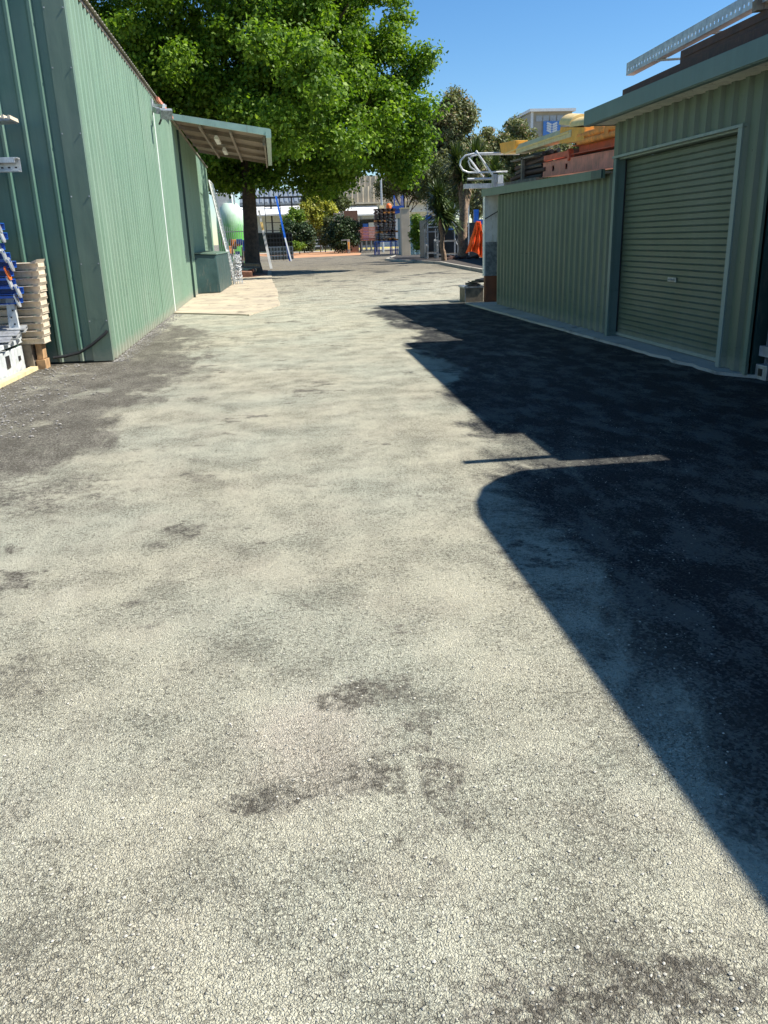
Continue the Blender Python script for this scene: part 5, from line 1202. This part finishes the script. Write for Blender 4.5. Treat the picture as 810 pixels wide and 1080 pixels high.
for k in range(6):
    m = MB(); x0s, x1s = pt(283, 268, 84).x, pt(309, 268, 84).x; z = 0.42 * k
    for j in range(9): xx = x0s + (x1s - x0s) * j / 8; m.box(xx - 0.05, xx + 0.05, 84, 85.2, z, z + 0.34)
    m.box(x0s, x1s, 84.02, 85.1, z + 0.3, z + 0.4); m.box(x0s, x1s, 84.5, 84.6, z, z + 0.3)
    m.build('crate', 'grey_sheet' if k < 3 else 'black', dp)
lp = thing('leaning_pole', 'white pole with a yellow tip leaning beside the big tree trunk', 'pole', (pt(285, 280, 56).x, 56, 0))
bA, tA = pt(286, 281, 54), pt(273, 222, 55); bA.z = 0.03
m = MB(); m.beam(bA, bA.lerp(tA, 0.66), 0.16, 0.1, (0, 1, 0)); m.build('shaft', 'white', lp)
m = MB(); m.beam(bA.lerp(tA, 0.66), bA.lerp(tA, 0.8), 0.16, 0.1, (0, 1, 0)); m.build('yellow_tip', 'yellow', lp)
m = MB(); m.beam(bA.lerp(tA, 0.8), tA, 0.13, 0.1, (0, 1, 0)); m.build('shaft_top', 'white_rail', lp)
# picket fence left of trunk
x0f, x1f = pt(232, 272, 62).x, pt(263, 272, 62).x; zt = pt(250, 238, 62).z
pf = thing('picket_fence', 'tall pale picket fence left of the big tree trunk', 'fence', ((x0f + x1f) / 2, 62, 0))
m = MB(); k = 0; x = x0f
while x < x1f: m.beam((x, 62, 0.1), (x, 62, zt + 0.12 * math.sin(k * 0.7)), 0.035, 0.03, (0, 1, 0)); x += 0.14; k += 1
m.build('pickets', 'white_rail', pf)
m = MB(); m.beam((x0f, 62, 0.4), (x1f, 62, 0.4), 0.04, 0.06); m.beam((x0f, 62, zt - 0.4), (x1f, 62, zt - 0.4), 0.04, 0.06); m.build('rails', 'galv_dull', pf)
# tank
c_ = pt(245, 265, 68); zt = pt(245, 213, 68).z; zcap = pt(238, 203, 68).z; rt = (pt(258, 250, 68).x - pt(228, 250, 68).x) / 2
def tank_mat():
    b = NB('faded_green_tank'); p = b.wpos(); z = b.sep(p)[2]
    nz = b.noise(b.scale(p, (6, 6, 0.6)), 2.0, 6, 0.7)
    c = b.mix(b.ramp(b.add(z, b.mul(b.sub(nz, 0.5), 2.2)), 2.2, 4.3, 0, 1), (0.10, 0.42, 0.05), (0.62, 0.80, 0.66))
    return b.fin(c, 0.5)
M['tank'] = tank_mat()
tn = thing('water_tank', 'round shouldered tank, white above fading to bright green, behind the picket fence', 'tank', (c_.x, 68, 0))
m = MB(); m.lathe((c_.x, 68 + rt, 0), [(rt, 0.0), (rt, zt - 1.6), (rt * 0.97, zt - 1.0), (rt * 0.85, zt - 0.5), (rt * 0.6, zt - 0.1), (rt * 0.25, zt)], 28); m.build('shell', 'tank', tn, smooth=True)
m = MB(); m.box(c_.x - rt * 0.9, c_.x + rt * 0.25, 68.6, 70, zt - 0.5, zcap); m.build('white_header', 'white', tn, bevel=0.04)
m = MB(); m.tube([(c_.x + rt * 0.42, 68.6, 0.5), (c_.x + rt * 0.42, 68.6, zcap - 0.05)], 0.06, 8); m.build('pipe', 'galv', tn)
# low coloured junk behind the fence
m = MB(); rng = random.Random(15); cols = []
jn = thing('stored_goods', 'jumble of blue, yellow and rust coloured goods behind the picket fence', 'goods', (c_.x, 65, 0))
for mt, n in (('blue', 4), ('rust_orange', 4), ('yellow', 2), ('brown_steel', 5)):
    for k in range(n):
        m = MB(); m.obox((c_.x + rng.uniform(-1, 1.2), 64.5 + rng.uniform(0, 1.5), rng.uniform(0.3, 1.9)), rng.uniform(0.2, 0.6), 0.4, rng.uniform(0.2, 0.8), rng.uniform(-.3, .3))
        m.build('package', mt, jn, bevel=0.02)
# timber and rocks at the foot of the tree
lbls = ['long weathered board on the mulch at the foot of the big tree', 'short yellowish plank across the mulch by the tree', 'dark split log nearest the netting', 'thick red brown log lying nearest the driveway slab', 'thin grey plank leaning on the logs by the tree']
for k, (x, y, z, l, w, h, rz, mt) in enumerate(((-2.0, 46, 0.55, 2.2, 0.5, 0.14, 0.2, 'warm_timber'), (-1.75, 44.6, 0.30, 1.3, 0.5, 0.16, -0.2, 'cream_steel'), (-2.3, 44.2, 0.15, 1.1, 0.5, 0.3, 0.5, 'brown_steel'), (-1.7, 42.6, 0.17, 0.9, 0.35, 0.28, 0.1, 'brick'), (-1.5, 45.5, 0.42, 1.4, 0.25, 0.08, 0.7, 'old_timber'))):
    m = MB(); m.obox((x, y, z), l, w, h, rz, 0.05, 0.06); single('timber_plank', m, mt, lbls[k], 'plank', 'timber dumped at the foot of the big tree', bevel=0.03)
m = MB(); rng = random.Random(20)
for k in range(16):
    m.obox((-2.0 + rng.uniform(-.7, .9), 45.4 + rng.uniform(-1.5, 1.5), 0.2 + rng.uniform(-.1, .12)), rng.uniform(0.2, 0.6), rng.uniform(.2, .5), 0.22, rng.uniform(0, 3), rng.uniform(-.3, .3), rng.uniform(-.3, .3))
single('rubble_heap', m, 'mulch', 'low heap of reddish rubble and bark round the big tree', 'rubble', bevel=0.04)

# far tower building with sign
tw = thing('tower_building', 'distant tall beige building with a white roof edge and blue sign', 'building', (60, 240, 0))
TYY = 240.0
xa, xb, xc = at(553, 130, TYY).x, at(560, 130, TYY).x, at(603, 130, TYY).x
zt = at(580, 118, TYY).z
m = MB(); m.box(xb, xc, TYY, TYY + 22, 0, zt); m.hexa([(xa, TYY + 14, 0), (xb, TYY, 0), (xb, TYY + 20, 0), (xa, TYY + 20, 0), (xa, TYY + 14, zt - 1.4), (xb, TYY, zt), (xb, TYY + 20, zt), (xa, TYY + 20, zt - 1.4)]); m.build('wall', 'beige_clad', tw)
m = MB(); m.box(xb - 0.8, xc + 0.6, TYY - 1.4, TYY + 22.5, zt, zt + 0.7); m.build('roof_edge', 'white', tw)
m = MB(); m.box(xb - 0.1, xb + 0.55, TYY - 0.35, TYY - 0.01, 0, zt - 0.01); m.build('white_pilaster', 'white', tw)
zg0 = at(580, 128, TYY).z
m = MB()
for k in range(5):
    x0_ = xb + 1.4 + k * (xc - xb - 1.8) / 5; m.box(x0_, x0_ + (xc - xb - 1.8) / 5 - 0.25, TYY - 0.2, TYY - 0.02, zg0, zt - 0.9)
m.build('window', 'galv_dull', tw)
sx0, sx1 = at(572.5, 130, TYY).x, at(590.5, 130, TYY).x; sz1, sz0 = at(581, 128, TYY).z, at(581, 143, TYY).z
m = MB(); m.box(sx0, sx1, TYY - 0.6, TYY - 0.25, sz0, sz1); M['sign_blue'] = simple('faded_sign_blue', (0.09, 0.25, 0.62), 0.5, 0, 0.1, 0.5); sg = m.build('sign', 'sign_blue', tw)
m = MB(); cxs = (sx0 + sx1) / 2; h = sz1 - sz0      # white leaf-like emblem: two fans of curved bars
for side in (-1, 1):
    for k in range(4):
        zz = sz0 + h * (0.22 + 0.17 * k)
        a0 = Vector((cxs + side * 0.15, TYY - 0.66, zz)); a1 = Vector((cxs + side * (sx1 - sx0) * 0.30, TYY - 0.66, zz + h * 0.16))
        m.beam(a0, a1, 0.05, h * 0.135, (0, 0, 1))
m.build('emblem', 'white', sg)

# ------------------------------------------------------------------ loose stones on the ground
rng = np.random.default_rng(4)
def pebbles(name, n, xs, ys, r0, r1, mat, power=1.0):
    V = []; F = []; ico = [(0, 0, 1), (0.9, 0, 0.3), (0.28, 0.85, 0.3), (-0.72, 0.53, 0.3), (-0.72, -0.53, 0.3), (0.28, -0.85, 0.3), (0, 0, -0.6)]
    fa = [(0, 1, 2), (0, 2, 3), (0, 3, 4), (0, 4, 5), (0, 5, 1), (6, 2, 1), (6, 3, 2), (6, 4, 3), (6, 5, 4), (6, 1, 5)]
    for k in range(n):
        y = ys[0] + (ys[1] - ys[0]) * rng.random() ** power; x = xs(y)
        r = r0 + (r1 - r0) * rng.random() ** 3; a = rng.random() * 6.28; sc_ = rng.uniform(0.7, 1.3, 3)
        i = len(V)
        for q in ico:
            qx, qy = q[0] * sc_[0], q[1] * sc_[1]
            V.append((x + r * (qx * math.cos(a) - qy * math.sin(a)), y + r * (qx * math.sin(a) + qy * math.cos(a)), r * 0.3 + r * q[2] * sc_[2] * 0.7))
        F += [tuple(i + t for t in f) for f in fa]
    me = bpy.data.meshes.new(name); me.from_pydata(V, [], F); me.materials.append(M[mat]); o = bpy.data.objects.new(name, me); COL.objects.link(o); o['kind'] = 'stuff'
    return o
M['stone'] = simple('pale_stone', (0.46, 0.44, 0.37), 0.9, 0, 0.3, 60.0)
M['stone_grey'] = simple('grey_stone', (0.26, 0.25, 0.23), 0.9, 0, 0.5, 50.0)
tag(pebbles('loose_grit', 9000, lambda y: rng.uniform(-0.25 - 0.62 * y, 0.3 + 0.5 * y), (1.0, 7.0), 0.0015, 0.006, 'stone', 1.3), 'fine pale grit scattered over the near driveway', 'grit', kind='stuff')
tag(pebbles('roadside_gravel', 5000, lambda y: rng.uniform(-3.75, -3.0 + 1.1 * rng.random() ** 2) if y < 12.4 else -2.5 + 0.25 * rng.random() ** 2 + (12.57 - y) * 0.0144, (7.5, 21.0), 0.004, 0.02, 'stone_grey', 1.6), 'grey gravel gathered along the foot of the left shed', 'gravel', kind='stuff')
